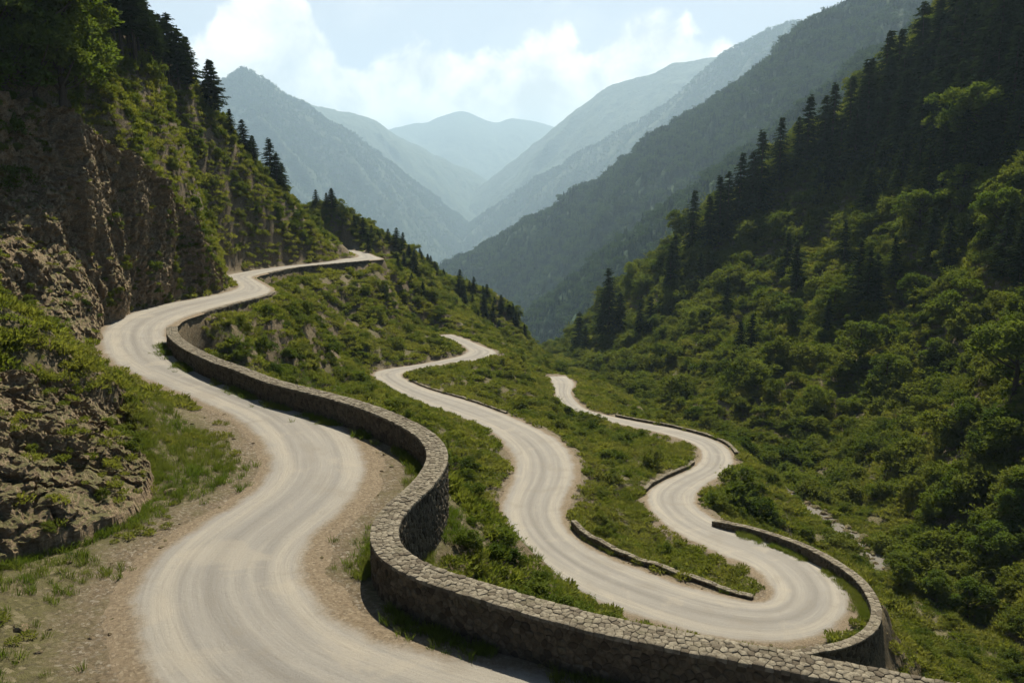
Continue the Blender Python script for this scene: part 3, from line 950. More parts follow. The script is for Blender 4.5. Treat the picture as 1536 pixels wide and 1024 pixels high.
# ------------------------------------------------------------------ mountains down the valley
def mountain_material(name, dark, mid, pale, scale, ribk=.6):
    m, t, b = material(name)
    p = t.pos()
    geo = t.new('ShaderNodeNewGeometry')
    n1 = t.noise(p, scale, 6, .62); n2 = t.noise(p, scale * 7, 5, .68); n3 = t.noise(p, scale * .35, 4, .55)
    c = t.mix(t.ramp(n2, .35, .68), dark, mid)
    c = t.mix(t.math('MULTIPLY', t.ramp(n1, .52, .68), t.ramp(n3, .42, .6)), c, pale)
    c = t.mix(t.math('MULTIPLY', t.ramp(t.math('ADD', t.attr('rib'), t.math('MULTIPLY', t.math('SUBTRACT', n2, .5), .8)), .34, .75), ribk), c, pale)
    t.put(b.inputs['Base Color'], c)
    t.put(b.inputs['Normal'], t.bump(t.math('ADD', n2, t.math('MULTIPLY', n1, .6)), 1., 6 * .01 / scale))
    return m


def mountain(name, label, crest_px, slope, mat, ribs=60., rough=1., foot=-140., n=320, mrows=150, seed=0, reach=None, facing=None):
    """crest_px rows: u, v, distance. A ridge whose two flanks fall away from the crest line."""
    cr = np.array([at_dist(*q) for q in crest_px])
    cr = resample(catmull(cr, 12), 1.0, 2)[0]
    idx = np.linspace(0, len(cr) - 1, n)
    cr = np.stack([np.interp(idx, np.arange(len(cr)), cr[:, k]) for k in range(3)], 1)
    cr[:, :2] = smooth_rows(cr[:, :2], 12)
    L = np.concatenate([[0], np.cumsum(np.linalg.norm(np.diff(cr, axis=0), axis=1))])
    cr[:, 2] += fbm(np.stack([L / ribs * 1.4, L * 0, L * 0 + seed], 1), 5) * ribs * .11 * rough
    tg = np.array([cr[-1, 0] - cr[0, 0], cr[-1, 1] - cr[0, 1]]); tg /= np.linalg.norm(tg)
    nrm = np.array([tg[1], -tg[0]])
    if facing is not None: nrm = np.array(facing, float) / np.linalg.norm(facing)
    if nrm[1] > 0: nrm = -nrm                     # front flank comes towards the eye
    hmax = cr[:, 2].max() - foot
    w = reach or hmax / slope
    q = np.linspace(-.55, 1, mrows); q = np.sign(q) * np.abs(q) ** 1.25
    W = q * w
    V = np.zeros((mrows, n, 3))
    V[:, :, 0] = cr[None, :, 0] + nrm[0] * W[:, None]
    V[:, :, 1] = cr[None, :, 1] + nrm[1] * W[:, None]
    fall = np.abs(W) * slope
    V[:, :, 2] = cr[None, :, 2] - fall[:, None] * (1 - .12 * np.clip(fall / hmax, 0, 1)[:, None])
    flat = V.reshape(-1, 3)
    a = np.clip(np.repeat(np.abs(W), n) / (ribs * 1.2), 0, 1)
    # ribs and gullies running down the flank
    Lr = np.tile(L, mrows); Wr = np.repeat(W, n)
    warp = fbm(np.stack([Lr / ribs * .5, Wr / ribs * .5, Wr * 0 + seed + 5], 1), 3)
    r = ridged(np.stack([(Lr - Wr * .95) / ribs * .50 + warp * .55, (Wr + Lr) / ribs * .10, Wr * 0 + seed], 1), 4, .5)
    r2 = fbm(np.stack([Lr / ribs * 2.2, Wr / ribs * 1.6, Wr * 0 + seed + 9], 1), 5, .55)
    flat[:, 2] += (r - .1) * ribs * .34 * rough * a + r2 * ribs * .16 * rough * (.15 + .85 * a)
    ff = grid_faces(mrows, n)
    me = mesh_np(name, flat, ff)
    me.update()
    fattr(me, 'rib', r)
    o = link(name, me, mat)
    if me.polygons[len(me.polygons) // 2].normal.z < 0: me.flip_normals()
    tag(o, label, 'mountain', kind='structure')
    return o, flat.reshape(mrows, n, 3), r.reshape(mrows, n)


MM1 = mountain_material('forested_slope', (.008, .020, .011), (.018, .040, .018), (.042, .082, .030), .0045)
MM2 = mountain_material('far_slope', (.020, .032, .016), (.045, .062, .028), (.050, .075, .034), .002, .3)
FAR = {}
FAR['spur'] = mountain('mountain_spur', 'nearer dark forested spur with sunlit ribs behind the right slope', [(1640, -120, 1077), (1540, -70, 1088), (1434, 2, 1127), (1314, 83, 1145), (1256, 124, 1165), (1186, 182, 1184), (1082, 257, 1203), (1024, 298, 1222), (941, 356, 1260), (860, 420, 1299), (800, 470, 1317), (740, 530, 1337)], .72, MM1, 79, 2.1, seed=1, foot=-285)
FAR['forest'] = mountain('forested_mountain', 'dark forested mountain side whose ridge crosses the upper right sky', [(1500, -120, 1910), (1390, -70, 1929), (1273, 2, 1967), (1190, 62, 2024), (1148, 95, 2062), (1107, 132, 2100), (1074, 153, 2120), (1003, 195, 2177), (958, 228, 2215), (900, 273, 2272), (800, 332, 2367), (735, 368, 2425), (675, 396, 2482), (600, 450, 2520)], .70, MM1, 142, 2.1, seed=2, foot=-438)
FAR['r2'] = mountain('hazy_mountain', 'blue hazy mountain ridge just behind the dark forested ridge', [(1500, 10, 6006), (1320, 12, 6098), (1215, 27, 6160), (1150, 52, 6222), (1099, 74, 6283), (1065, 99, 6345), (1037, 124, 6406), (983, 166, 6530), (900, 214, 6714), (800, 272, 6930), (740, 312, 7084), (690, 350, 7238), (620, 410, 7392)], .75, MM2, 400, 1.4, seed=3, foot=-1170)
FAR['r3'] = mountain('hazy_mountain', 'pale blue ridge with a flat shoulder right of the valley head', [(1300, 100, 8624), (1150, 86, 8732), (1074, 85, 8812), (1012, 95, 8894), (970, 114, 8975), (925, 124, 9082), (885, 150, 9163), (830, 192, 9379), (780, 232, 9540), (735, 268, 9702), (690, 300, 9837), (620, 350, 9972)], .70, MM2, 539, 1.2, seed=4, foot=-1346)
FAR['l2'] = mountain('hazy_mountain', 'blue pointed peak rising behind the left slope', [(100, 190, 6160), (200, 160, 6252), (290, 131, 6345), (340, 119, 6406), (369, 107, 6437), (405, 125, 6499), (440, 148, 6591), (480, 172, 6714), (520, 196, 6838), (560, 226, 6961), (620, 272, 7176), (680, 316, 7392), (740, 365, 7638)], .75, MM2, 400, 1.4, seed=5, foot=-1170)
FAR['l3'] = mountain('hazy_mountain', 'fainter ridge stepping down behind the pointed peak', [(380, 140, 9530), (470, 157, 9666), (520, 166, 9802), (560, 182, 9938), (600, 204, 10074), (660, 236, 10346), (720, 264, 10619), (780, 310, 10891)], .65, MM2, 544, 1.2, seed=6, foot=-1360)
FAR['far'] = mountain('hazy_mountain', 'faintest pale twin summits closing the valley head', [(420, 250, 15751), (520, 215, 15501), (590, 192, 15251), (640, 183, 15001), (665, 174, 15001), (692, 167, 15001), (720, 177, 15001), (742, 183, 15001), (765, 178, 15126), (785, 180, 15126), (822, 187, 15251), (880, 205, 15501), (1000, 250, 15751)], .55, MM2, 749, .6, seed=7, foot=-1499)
# valley floor, one sheet to the horizon below everything
N = 60
fx, fy = np.meshgrid(np.linspace(-18000, 18000, N), np.linspace(-400, 21000, N))
fz = -150 - np.clip(fy, 0, 9000) * .06 + fbm(np.stack([fx.ravel() / 500, fy.ravel() / 500, fx.ravel() * 0], 1), 3).reshape(N, N) * 20
vf = link('valley_floor', mesh_np('valley_floor', np.stack([fx.ravel(), fy.ravel(), fz.ravel()], 1), grid_faces(N, N)), MM2)
tag(vf, 'dim valley floor far below the road', 'ground', kind='structure')

# air
m = bpy.data.materials.new('haze_air'); m.use_nodes = True
t = NT(m.node_tree)
for n_ in list(t.n): t.n.remove(n_)
out = t.new('ShaderNodeOutputMaterial'); pv = t.new('ShaderNodeVolumePrincipled')
pv.inputs['Color'].default_value = (.51, .70, .87, 1)
pv.inputs['Density'].default_value = 0.95e-4
pv.inputs['Anisotropy'].default_value = .25
t.l.new(pv.outputs[0], out.inputs['Volume'])
hx0, hx1, hy0, hy1, hz0, hz1 = -18100, 18100, -450, 21100, -1900, 1780
v = [(x, y, z_) for z_ in (hz0, hz1) for y in (hy0, hy1) for x in (hx0, hx1)]
f = np.array([(0, 2, 3, 1), (4, 5, 7, 6), (0, 1, 5, 4), (2, 6, 7, 3), (0, 4, 6, 2), (1, 3, 7, 5)])
haze = link('haze', mesh_np('haze', v, f, False), m)
tag(haze, 'thin blue haze filling the valley air', 'haze', kind='stuff')

# ------------------------------------------------------------------ bare rock faces
m, t, b = material('weathered_rock')
p = t.pos()
sp = t.new('ShaderNodeMapping'); t.put(sp.inputs['Vector'], p); sp.inputs['Rotation'].default_value = (.5, .25, 0); sp.inputs['Scale'].default_value = (1, 1, 2.6)
n1 = t.noise(sp.outputs[0], .8, 6, .65); n2 = t.noise(sp.outputs[0], 4.5, 6, .7); n3 = t.noise(p, .25, 4); n4 = t.noise(p, 22, 4, .7)
c = t.mix(t.ramp(n1, .3, .7), (.15, .108, .064), (.28, .21, .128))
c = t.mix(t.ramp(n2, .45, .72, 0, .7), c, (.35, .275, .175))
c = t.mix(t.ramp(n2, .55, .35, 0, .45), c, (.085, .060, .036))
c = t.mix(t.ramp(n3, .5, .65, 0, .5), c, (.19, .135, .075))
geo = t.new('ShaderNodeNewGeometry'); nz = t.new('ShaderNodeSeparateXYZ'); t.put(nz.inputs[0], geo.outputs['Normal'])
moss = t.math('ADD', nz.outputs['Z'], t.math('MULTIPLY', t.math('SUBTRACT', n1, .5), 1.6))
c = t.mix(t.ramp(moss, .62, .95, 0, .8), c, t.mix(n2, (.05, .062, .018), (.10, .095, .035)))
t.put(b.inputs['Base Color'], c)
t.put(b.inputs['Normal'], t.bump(t.math('ADD', n2, t.math('MULTIPLY', n4, .3)), 1., .18))
M_rock = m


def rock_sheet(name, label, cat, B, T, ns, nt, scale, depth, seed, out_dir, back=4., mix=(.20, .12, .08, 2.6, .75, .46, .20)):
    """face between a foot line B and a top line T, broken into blocks and ledges"""
    B, T = catmull(B, 16), catmull(T, 16)
    B = resample(B, .2, 3)[0]; T = resample(T, .2, 3)[0]
    k = np.linspace(0, 1, ns)
    f = lambda A: np.stack([np.interp(k, np.linspace(0, 1, len(A)), A[:, j]) for j in range(3)], 1)
    B, T = f(B), f(T)
    out_dir = np.array(out_dir, float); out_dir /= np.linalg.norm(out_dir)
    tt = np.concatenate([[-.12, -.05], np.linspace(0, 1, nt), [1.03, 1.06, 1.1]])
    V = np.zeros((len(tt), ns, 3))
    for i, q in enumerate(tt):
        qq = np.clip(q, 0, 1)
        prof = 1 - (1 - qq) ** 1.75
        V[i, :, :2] = B[:, :2] + (T[:, :2] - B[:, :2]) * prof
        V[i, :, 2] = B[:, 2] + (T[:, 2] - B[:, 2]) * qq
        if q < 0: V[i, :, 2] += q * 7; V[i, :, :2] += out_dir[:2] * q * -5
        if q > 1: V[i, :, :2] -= out_dir[:2] * (q - 1) * back * 10; V[i, :, 2] -= (q - 1) * 6
    F = V.reshape(-1, 3)
    # facet displacement
    w = fbm(F * .35 + seed, 3)[:, None] * .7
    Q = F * np.array([1.1, 1.1, .75]) / scale
    Q = Q @ np.array([[.87, 0, .5], [0, 1, 0], [-.5, 0, .87]]).T + w
    a1, j1 = facets(Q + seed * 3.1, seed, .75)
    a2, j2 = facets(Q * 2.3 + 7 + w, seed + 1, .8)
    a3, j3 = facets(Q * 5.1 + 3 + w * 2, seed + 2, .8)
    big = fbm(np.stack([F[:, 0], F[:, 1], F[:, 2] * .45], 1) * .20 / scale ** .35 + seed * 5, 4)
    gully = ridged(np.stack([F[:, 0] * .28 + F[:, 1] * .35, F[:, 2] * .05, F[:, 0] * 0 + seed], 1) / scale, 4)
    crack = sstep(.12, 0, j1) * sstep(-.1, .25, fbm(F * .5 + 2, 2))
    zl = F[:, 2] / (1.15 * scale ** .6) + fbm(F * [.22, .22, .1] + seed, 3) * 1.6
    ledge = 1 - (zl - np.floor(zl)) ** 1.6
    d = ledge * mix[6] + a1 * mix[0] + a2 * mix[1] + a3 * mix[2] + big * mix[3] + (gully - .2) * mix[4] - crack * .22 + fbm(F * 2.1, 4) * mix[5]
    d = d + .15
    tq = np.repeat(np.clip(tt, 0, 1), ns); sq = np.tile(k, len(tt))
    fade = (.38 + .62 * sstep(-.08, .16, np.repeat(tt, ns))) * sstep(0, .03, sq) * sstep(1, .97, sq) * np.where(np.repeat(tt, ns) > 1, .5, 1)
    out = np.repeat(out_dir[None], len(F), 0)
    F = F + out * (d * depth * fade)[:, None]
    F[:, 2] += fbm(F * 1.2 + 5, 3) * .3 * depth * fade
    me = mesh_np(name, F, grid_faces(len(tt), ns), False)
    o = link(name, me, M_rock)
    if Vector(me.polygons[len(me.polygons) // 2].normal).dot(Vector(out_dir)) < 0: me.flip_normals()
    tag(o, label, cat, None, 'thing')
    return F.reshape(len(tt), ns, 3)


OUTG = rock_sheet('rock_outcrop', 'near tan broken rock outcrop at the left with bushes growing on top', 'rock', OUTB, OUTT, 420, 150, 1.5, .95, 1, (.74, -.55, .38), 3.)
CLG = rock_sheet('cliff_face', 'tall dark brown cliff face above the far bend of the upper road', 'cliff', CLB, CLT, 340, 170, 2.6, 1.7, 2, (.80, -.60, .15), 5., (.10, .08, .05, 2.6, .75, .42, .18))

# fallen stones on the verge: a handful of boulders of their own, the small ones as rubble
def stone_mesh(name, seed, n=2):
    bm = bmesh.new(); bmesh.ops.create_icosphere(bm, subdivisions=n + 1, radius=1)
    r = np.random.default_rng(seed)
    V = np.array([v.co for v in bm.verts])
    for k in range(9):                            # chop flat facets
        nrm = r.normal(size=3); nrm /= np.linalg.norm(nrm); h = r.uniform(.55, .85)
        dd = V @ nrm - h
        V = V - np.where(dd > 0, dd, 0)[:, None] * nrm
    V += fbm(V * 2.3 + seed, 4)[:, None] * .22 * V
    V *= np.array([1, r.uniform(.6, .9), r.uniform(.45, .7)])
    for v, c in zip(bm.verts, V): v.co = c
    me = bpy.data.meshes.new(name); bm.to_mesh(me); bm.free()
    me.materials.append(M_rock)
    return me
# ------------------------------------------------------------------ foliage
def leaf_material(name, dark, light, tip, transl=.35):
    m = bpy.data.materials.new(name); m.use_nodes = True
    t = NT(m.node_tree)
    for n_ in list(t.n): t.n.remove(n_)
    out = t.new('ShaderNodeOutputMaterial')
    oi = t.new('ShaderNodeObjectInfo')
    n1 = t.noise(t.pos(), .16, 4, .6); n2 = t.noise(t.pos(), 2.2, 3, .6)
    c = t.mix(oi.outputs['Random'], dark, light)
    c = t.mix(t.ramp(n1, .38, .62, 0, .55), c, tip)
    c = t.mix(t.ramp(n2, .45, .75, 0, .4), c, light)
    d = t.new('ShaderNodeBsdfDiffuse'); t.put(d.inputs['Color'], c)
    tr = t.new('ShaderNodeBsdfTranslucent'); t.put(tr.inputs['Color'], t.mix(1., c, (1.0, 1.05, .55), 'MULTIPLY'))
    mx = t.new('ShaderNodeMixShader'); mx.inputs[0].default_value = transl
    t.l.new(d.outputs[0], mx.inputs[1]); t.l.new(tr.outputs[0], mx.inputs[2])
    t.l.new(mx.outputs[0], out.inputs['Surface'])
    return m


M_leaf = leaf_material('shrub_leaves', (.048, .078, .015), (.130, .165, .030), (.185, .190, .045), .42)
M_herb = leaf_material('herb_leaves', (.085, .112, .020), (.170, .185, .038), (.225, .210, .062), .48)
M_grass = leaf_material('grass_blades', (.070, .115, .018), (.12, .155, .030), (.17, .16, .055), .45)
M_tree = leaf_material('tree_leaves', (.048, .080, .015), (.110, .155, .030), (.155, .175, .038), .42)
M_needle = leaf_material('conifer_needles', (.018, .034, .014), (.038, .060, .022), (.048, .066, .025), .16)
M_farleaf = leaf_material('far_leaves', (.020, .046, .018), (.050, .088, .030), (.068, .105, .036), .2)
M_farneedle = leaf_material('far_needles', (.009, .024, .013), (.022, .046, .020), (.034, .060, .024), .1)
m, t, b = material('bark')
t.put(b.inputs['Base Color'], t.mix(t.noise(t.pos(), 6, 5, .7), (.035, .026, .019), (.10, .078, .058)))
M_bark = m


def unit(v): return v / np.maximum(np.linalg.norm(v, axis=-1, keepdims=True), 1e-9)


def leaf_quads(c, axis, up, length, width):
    """rhombic leaves at centres c"""
    n = len(c)
    axis = unit(axis); side = unit(np.cross(axis, up)); nrm = np.cross(side, axis)
    L = np.asarray(length).reshape(-1, 1); Wd = np.asarray(width).reshape(-1, 1)
    v = np.stack([c - axis * L * .5, c + side * Wd * .5 + nrm * L * .06, c + axis * L * .5 - nrm * L * .04, c - side * Wd * .5 + nrm * L * .06], 1).reshape(-1, 3)
    return v, np.arange(n * 4).reshape(-1, 4)


def lump_leaves(r, lumps, n, size, up_bias=.35):
    """leaves over a heap of lumps (x,y,z,radius)"""
    lumps = np.array(lumps)
    w = lumps[:, 3] ** 2; k = r.choice(len(lumps), n, p=w / w.sum())
    d = unit(r.normal(size=(n, 3))); d[:, 2] = np.where(d[:, 2] < -.35, -d[:, 2], d[:, 2])
    rr_ = lumps[k, 3] * r.uniform(.55, 1.05, n) ** .6
    rr_ *= 1 + .55 * fbm(d * 2.6 + k[:, None] * 3.3, 3)
    c = lumps[k, :3] + d * rr_[:, None]
    c = c[c[:, 2] > .02]; d = d[:len(c)]
    n = len(c)
    ax = unit(d + r.normal(size=(n, 3)) * .8 + np.array([0, 0, up_bias]))
    up = unit(d * .6 + np.array([0, 0, .8]) + r.normal(size=(n, 3)) * .35)
    L = size * r.uniform(.7, 1.35, n)
    return leaf_quads(c, ax, up, L, L * r.uniform(.42, .6, n))


def shrub_mesh(name, seed, n=1500, size=.15, tall=1., mat=None):
    """about 1 m in radius"""
    r = np.random.default_rng(seed)
    lumps = [(0, 0, .42 * tall, .55)]
    for k in range(r.integers(8, 15)):
        a = r.uniform(0, 2 * math.pi); q = r.uniform(.25, .95)
        lumps.append((math.cos(a) * q, math.sin(a) * q, r.uniform(.10, 1.05) * tall * (1.15 - .7 * q), r.uniform(.14, .40)))
    v, f = lump_leaves(r, lumps, n, size)
    # shoots that break the outline
    C_, A_ = [], []
    for k in range(34):
        a = r.uniform(0, 6.283); e = r.uniform(.15, 1.4); q = r.uniform(.25, .7)
        d = unit(np.array([math.cos(a) * math.cos(e), math.sin(a) * math.cos(e), math.sin(e) + .25]) + r.normal(size=3) * .25)
        o = np.array([math.cos(a) * q * math.cos(e), math.sin(a) * q * math.cos(e), (.25 + .5 * q) * tall])
        tq = np.linspace(.15, r.uniform(.35, .72), 13)[:, None]
        C_.append(o + d * tq + r.normal(size=(13, 3)) * .045); A_.append(d + r.normal(size=(13, 3)) * .7)
    C_, A_ = np.vstack(C_), np.vstack(A_); m_ = len(C_)
    v2, f2 = leaf_quads(C_, A_, np.array([0, 0, 1.]) + r.normal(size=(m_, 3)) * .5, size * r.uniform(.7, 1.2, m_), size * r.uniform(.3, .55, m_))
    v, f = join([(v, f), (v2, f2)])
    me = mesh_np(name, v, f, False); me.materials.append(mat or M_leaf)
    return me


def herb_mesh(name, seed, n=110, size=.26, mat=None):
    r = np.random.default_rng(seed)
    a = r.uniform(0, 2 * math.pi, n); q = np.sqrt(r.uniform(0, 1, n)) * .55
    h = (.42 - .5 * q ** 2) * r.uniform(.35, 1.15, n)
    c = np.stack([np.cos(a) * q, np.sin(a) * q, np.maximum(h, .03)], 1)
    ax = np.stack([np.cos(a) * (.3 + q), np.sin(a) * (.3 + q), .75 + r.normal(size=n) * .3], 1) + r.normal(size=(n, 3)) * .35
    up = np.array([0, 0, 1.]) + r.normal(size=(n, 3)) * .5
    L = size * r.uniform(.6, 1.4, n)
    v, f = leaf_quads(c, ax, up, L, L * r.uniform(.22, .42, n))
    me = mesh_np(name, v, f, False); me.materials.append(mat or M_herb)
    return me


def grass_mesh(name, seed, n=26, h=.34):
    r = np.random.default_rng(seed)
    a = r.uniform(0, 2 * math.pi, n); q = r.uniform(0, .2, n)
    c = np.stack([np.cos(a) * q, np.sin(a) * q, np.zeros(n)], 1)
    lean = np.stack([np.cos(a), np.sin(a), np.zeros(n)], 1) * r.uniform(.1, .6, n)[:, None] + r.normal(size=(n, 3)) * [.15, .15, 0]
    H = h * r.uniform(.5, 1.2, n)[:, None]
    side = unit(np.cross(lean + [0, 0, 1], r.normal(size=(n, 3)))) * .011
    mid = c + lean * H * .35 + [0, 0, 1] * H * .6; tip = c + lean * H * 1.0 + [0, 0, 1] * H * .95
    v = np.stack([c - side, c + side, mid + side * .8, mid - side * .8, tip], 1).reshape(-1, 3)
    b5 = np.arange(n)[:, None] * 5
    me = mesh_np(name, v, [np.hstack([b5, b5 + 1, b5 + 2, b5 + 3]), np.hstack([b5 + 3, b5 + 2, b5 + 4])], False)
    me.materials.append(M_grass)
    return me


def tube(path, radii, seg=7):
    path = np.asarray(path, float); n = len(path)
    tg = unit(np.gradient(path, axis=0)); ref = np.array([1., .2, 0.]); ref2 = np.array([0, .3, 1.])
    V = []
    for p, q, t_ in zip(path, radii, tg):
        rf = ref if abs(t_ @ unit(ref)) < .8 else ref2
        u_ = unit(np.cross(t_, rf)); w_ = np.cross(t_, u_)
        a = np.arange(seg) / seg * 2 * math.pi
        V.append(p + (np.cos(a)[:, None] * u_ + np.sin(a)[:, None] * w_) * q)
    V = np.vstack(V)
    i = np.arange((n - 1) * seg); r_, c_ = i // seg, i % seg
    F = np.stack([r_ * seg + c_, r_ * seg + (c_ + 1) % seg, (r_ + 1) * seg + (c_ + 1) % seg, (r_ + 1) * seg + c_], 1)
    return V, F


def join(parts):
    vs, fs, n = [], [], 0
    for v, f in parts:
        vs.append(v); fs.append(f + n); n += len(v)
    return np.vstack(vs), np.vstack(fs)


def conifer_meshes(name, seed, bare=.12, width=.21, whorls=30, droop=.35, ragged=.3, per=7, dens=1.0):
    """unit height; returns (trunk mesh, crown mesh)"""
    r = np.random.default_rng(seed)
    wob = np.cumsum(r.normal(size=(9, 2)) * .004, 0)
    hs = np.linspace(-.03, .99, 9)
    path = np.column_stack([wob, hs])
    tv, tf = tube(path, .018 * (1 - np.linspace(0, 1, 9)) + .0025, 6)
    parts = [(tv, tf)]; C_, A_, U_, L_, W_ = [], [], [], [], []
    for k in range(whorls):
        q = k / (whorls - 1); h0 = bare + (.985 - bare) * q ** .92
        env = width * (1 - q) ** .8 * (.72 + .28 * math.sin(min(1, q * 4) * 1.57)) + .012
        if q < .12: env *= .55 + 3.5 * q
        a0 = r.uniform(0, 6.28)
        for j in range(per):
            if r.random() < ragged * .5: continue
            a = a0 + j * 6.283 / per + r.normal() * .25
            Lb = env * r.uniform(1 - ragged, 1 + ragged * .6)
            d = np.array([math.cos(a), math.sin(a), 0.]); h = h0 + r.normal() * .55 * (.985 - bare) / whorls
            rise = .30 * (q - .35) - droop * .3 + r.normal() * .10
            ns = max(3, int(Lb / .016 * dens))
            tt_ = np.linspace(.12, 1, ns)
            pts = np.stack([d[0] * tt_ * Lb, d[1] * tt_ * Lb, h + rise * tt_ * Lb - droop * Lb * tt_ ** 2 * .5 + .06 * Lb * tt_ ** 3], 1)
            if k % 2 == 0 and Lb > .05:
                bv, bf = tube(np.array([[0, 0, h], pts[len(pts) // 2], pts[-1]]), [.004, .0028, .0012], 3); parts.append((bv, bf))
            for s in (-1, 1, 0):
                sd_ = np.cross(d, [0, 0, 1.]) * s
                n = ns
                ax = d * .7 + sd_ * .8 + r.normal(size=(n, 3)) * .22 + np.array([0, 0, -.22])
                C_.append(pts + unit(ax) * .012 + r.normal(size=(n, 3)) * .004); A_.append(ax)
                U_.append(np.array([0, 0, 1.]) + r.normal(size=(n, 3)) * .5)
                ll = (.030 + .018 * (1 - tt_)) * r.uniform(.7, 1.3, n); L_.append(ll * 1.25); W_.append(ll * .42)
    v, f = leaf_quads(np.vstack(C_), np.vstack(A_), np.vstack(U_), np.concatenate(L_), np.concatenate(W_))
    tv, tf = join(parts)
    tm = mesh_np(name + '_trunk', tv, tf); tm.materials.append(M_bark)
    cm = mesh_np(name + '_crown', v, f, False); cm.materials.append(M_needle)
    return tm, cm


def broadleaf_meshes(name, seed, n=5200, size=.045):
    r = np.random.default_rng(seed)
    parts = []
    path = np.array([[0, 0, -.05], [.01, 0, .15], [.0, .02, .35], [.03, 0, .6], [.02, .02, .85]])
    parts.append(tube(path, [.035, .028, .022, .014, .005], 7))
    lumps = [(.02, .02, .82, .16)]
    for k in range(15):
        a = r.uniform(0, 6.283); q = r.uniform(.10, .36); h = r.uniform(.30, .86)
        q *= 1.15 - abs(h - .5) * .9
        e = np.array([math.cos(a) * q, math.sin(a) * q, h])
        s = np.array([0, .01, max(.18, h - q * .9)])
        parts.append(tube(np.array([s, (s + e) / 2 + [0, 0, -.02], e]), [.011, .008, .003], 5))
        lumps.append((*e, r.uniform(.09, .17)))
    tv, tf = join(parts)
    tm = mesh_np(name + '_trunk', tv, tf); tm.materials.append(M_bark)
    v, f = lump_leaves(r, lumps, n, size)
    cm = mesh_np(name + '_crown', v, f, False); cm.materials.append(M_tree)
    return tm, cm


def far_conifer(name, seed, mat):
    r = np.random.default_rng(seed)
    V, F, n = [], [], 0
    for k in range(6):
        h0 = .06 + k * .15; h1 = h0 + .27; R = .17 * (1 - k / 6.3) * r.uniform(.85, 1.15)
        m_ = 9; a = np.arange(m_) / m_ * 6.283 + r.uniform(0, 1)
        rr_ = R * (1 + .35 * np.where(np.arange(m_) % 2, 1, -1) * r.uniform(.4, 1, m_))
        ring = np.stack([np.cos(a) * rr_, np.sin(a) * rr_, h0 - .035 * np.where(np.arange(m_) % 2, 1, -1) * r.uniform(.3, 1, m_)], 1)
        V += [ring, np.array([[r.normal() * .01, r.normal() * .01, min(h1, 1.)]])]
        i = np.arange(m_); F.append(np.stack([n + i, n + (i + 1) % m_, np.full(m_, n + m_)], 1)); n += m_ + 1
    me = mesh_np(name, np.vstack(V), np.vstack(F), False); me.materials.append(mat)
    return me


def far_broadleaf(name, seed, mat):
    r = np.random.default_rng(seed)
    lumps = [(0, 0, .5, .34)] + [(math.cos(a) * .28, math.sin(a) * .28, r.uniform(.3, .75), r.uniform(.16, .26)) for a in r.uniform(0, 6.28, 7)]
    v, f = lump_leaves(r, lumps, 150, .17)
    me = mesh_np(name, v, f, False); me.materials.append(mat)
    return me


# ------------------------------------------------------------------ scatter (stuff only)
def proto_collection(name, meshes):
    c = bpy.data.collections.new(name)
    for k, me in enumerate(meshes):
        o = bpy.data.objects.new('%s_%02d' % (name, k), me); c.objects.link(o)
    return c


def scatter(name, label, cat, pts, scl, rot, idx, coll):
    me = bpy.data.meshes.new(name)
    me.vertices.add(len(pts)); me.vertices.foreach_set('co', np.asarray(pts, np.float32).ravel())
    a = me.attributes.new('s_scl', 'FLOAT_VECTOR', 'POINT'); a.data.foreach_set('vector', np.asarray(scl, np.float32).ravel())
    a = me.attributes.new('s_rot', 'FLOAT_VECTOR', 'POINT'); a.data.foreach_set('vector', np.asarray(rot, np.float32).ravel())
    a = me.attributes.new('s_idx', 'INT', 'POINT'); a.data.foreach_set('value', np.asarray(idx, np.int32))
    o = link(name, me)
    tag(o, label, cat, None, 'stuff')
    g = bpy.data.node_groups.new(name + '_nodes', 'GeometryNodeTree')
    g.interface.new_socket('Geometry', in_out='INPUT', socket_type='NodeSocketGeometry')
    g.interface.new_socket('Geometry', in_out='OUTPUT', socket_type='NodeSocketGeometry')
    N = g.nodes; Lk = g.links
    gi, go = N.new('NodeGroupInput'), N.new('NodeGroupOutput')
    ci = N.new('GeometryNodeCollectionInfo'); ci.inputs['Collection'].default_value = coll
    ci.inputs['Separate Children'].default_value = True; ci.inputs['Reset Children'].default_value = True
    ip = N.new('GeometryNodeInstanceOnPoints'); ip.inputs['Pick Instance'].default_value = True
    def na(nm, ty):
        q = N.new('GeometryNodeInputNamedAttribute'); q.data_type = ty; q.inputs['Name'].default_value = nm
        return q.outputs[0]
    er = N.new('FunctionNodeEulerToRotation'); Lk.new(na('s_rot', 'FLOAT_VECTOR'), er.inputs[0])
    Lk.new(gi.outputs[0], ip.inputs['Points']); Lk.new(ci.outputs[0], ip.inputs['Instance'])
    Lk.new(na('s_idx', 'INT'), ip.inputs['Instance Index']); Lk.new(er.outputs[0], ip.inputs['Rotation'])
    Lk.new(na('s_scl', 'FLOAT_VECTOR'), ip.inputs['Scale'])
    Lk.new(ip.outputs[0], go.inputs[0])
    md = o.modifiers.new('scatter', 'NODES'); md.node_group = g
    return o
# ------------------------------------------------------------------ where plants grow
def in_poly(x, y, poly):
    ins = np.zeros(len(x), bool); j = len(poly) - 1
    for i in range(len(poly)):
        xi, yi, xj, yj = *poly[i][:2], *poly[j][:2]
        c = ((yi > y) != (yj > y)) & (x < (xj - xi) * (y - yi) / (yj - yi + 1e-12) + xi)
        ins ^= c; j = i
    return ins


OUTPOLY = np.vstack([OUTB, OUTT[::-1]]); CLPOLY = np.vstack([CLB, CLT[::-1]])
tri_n = np.zeros(0)


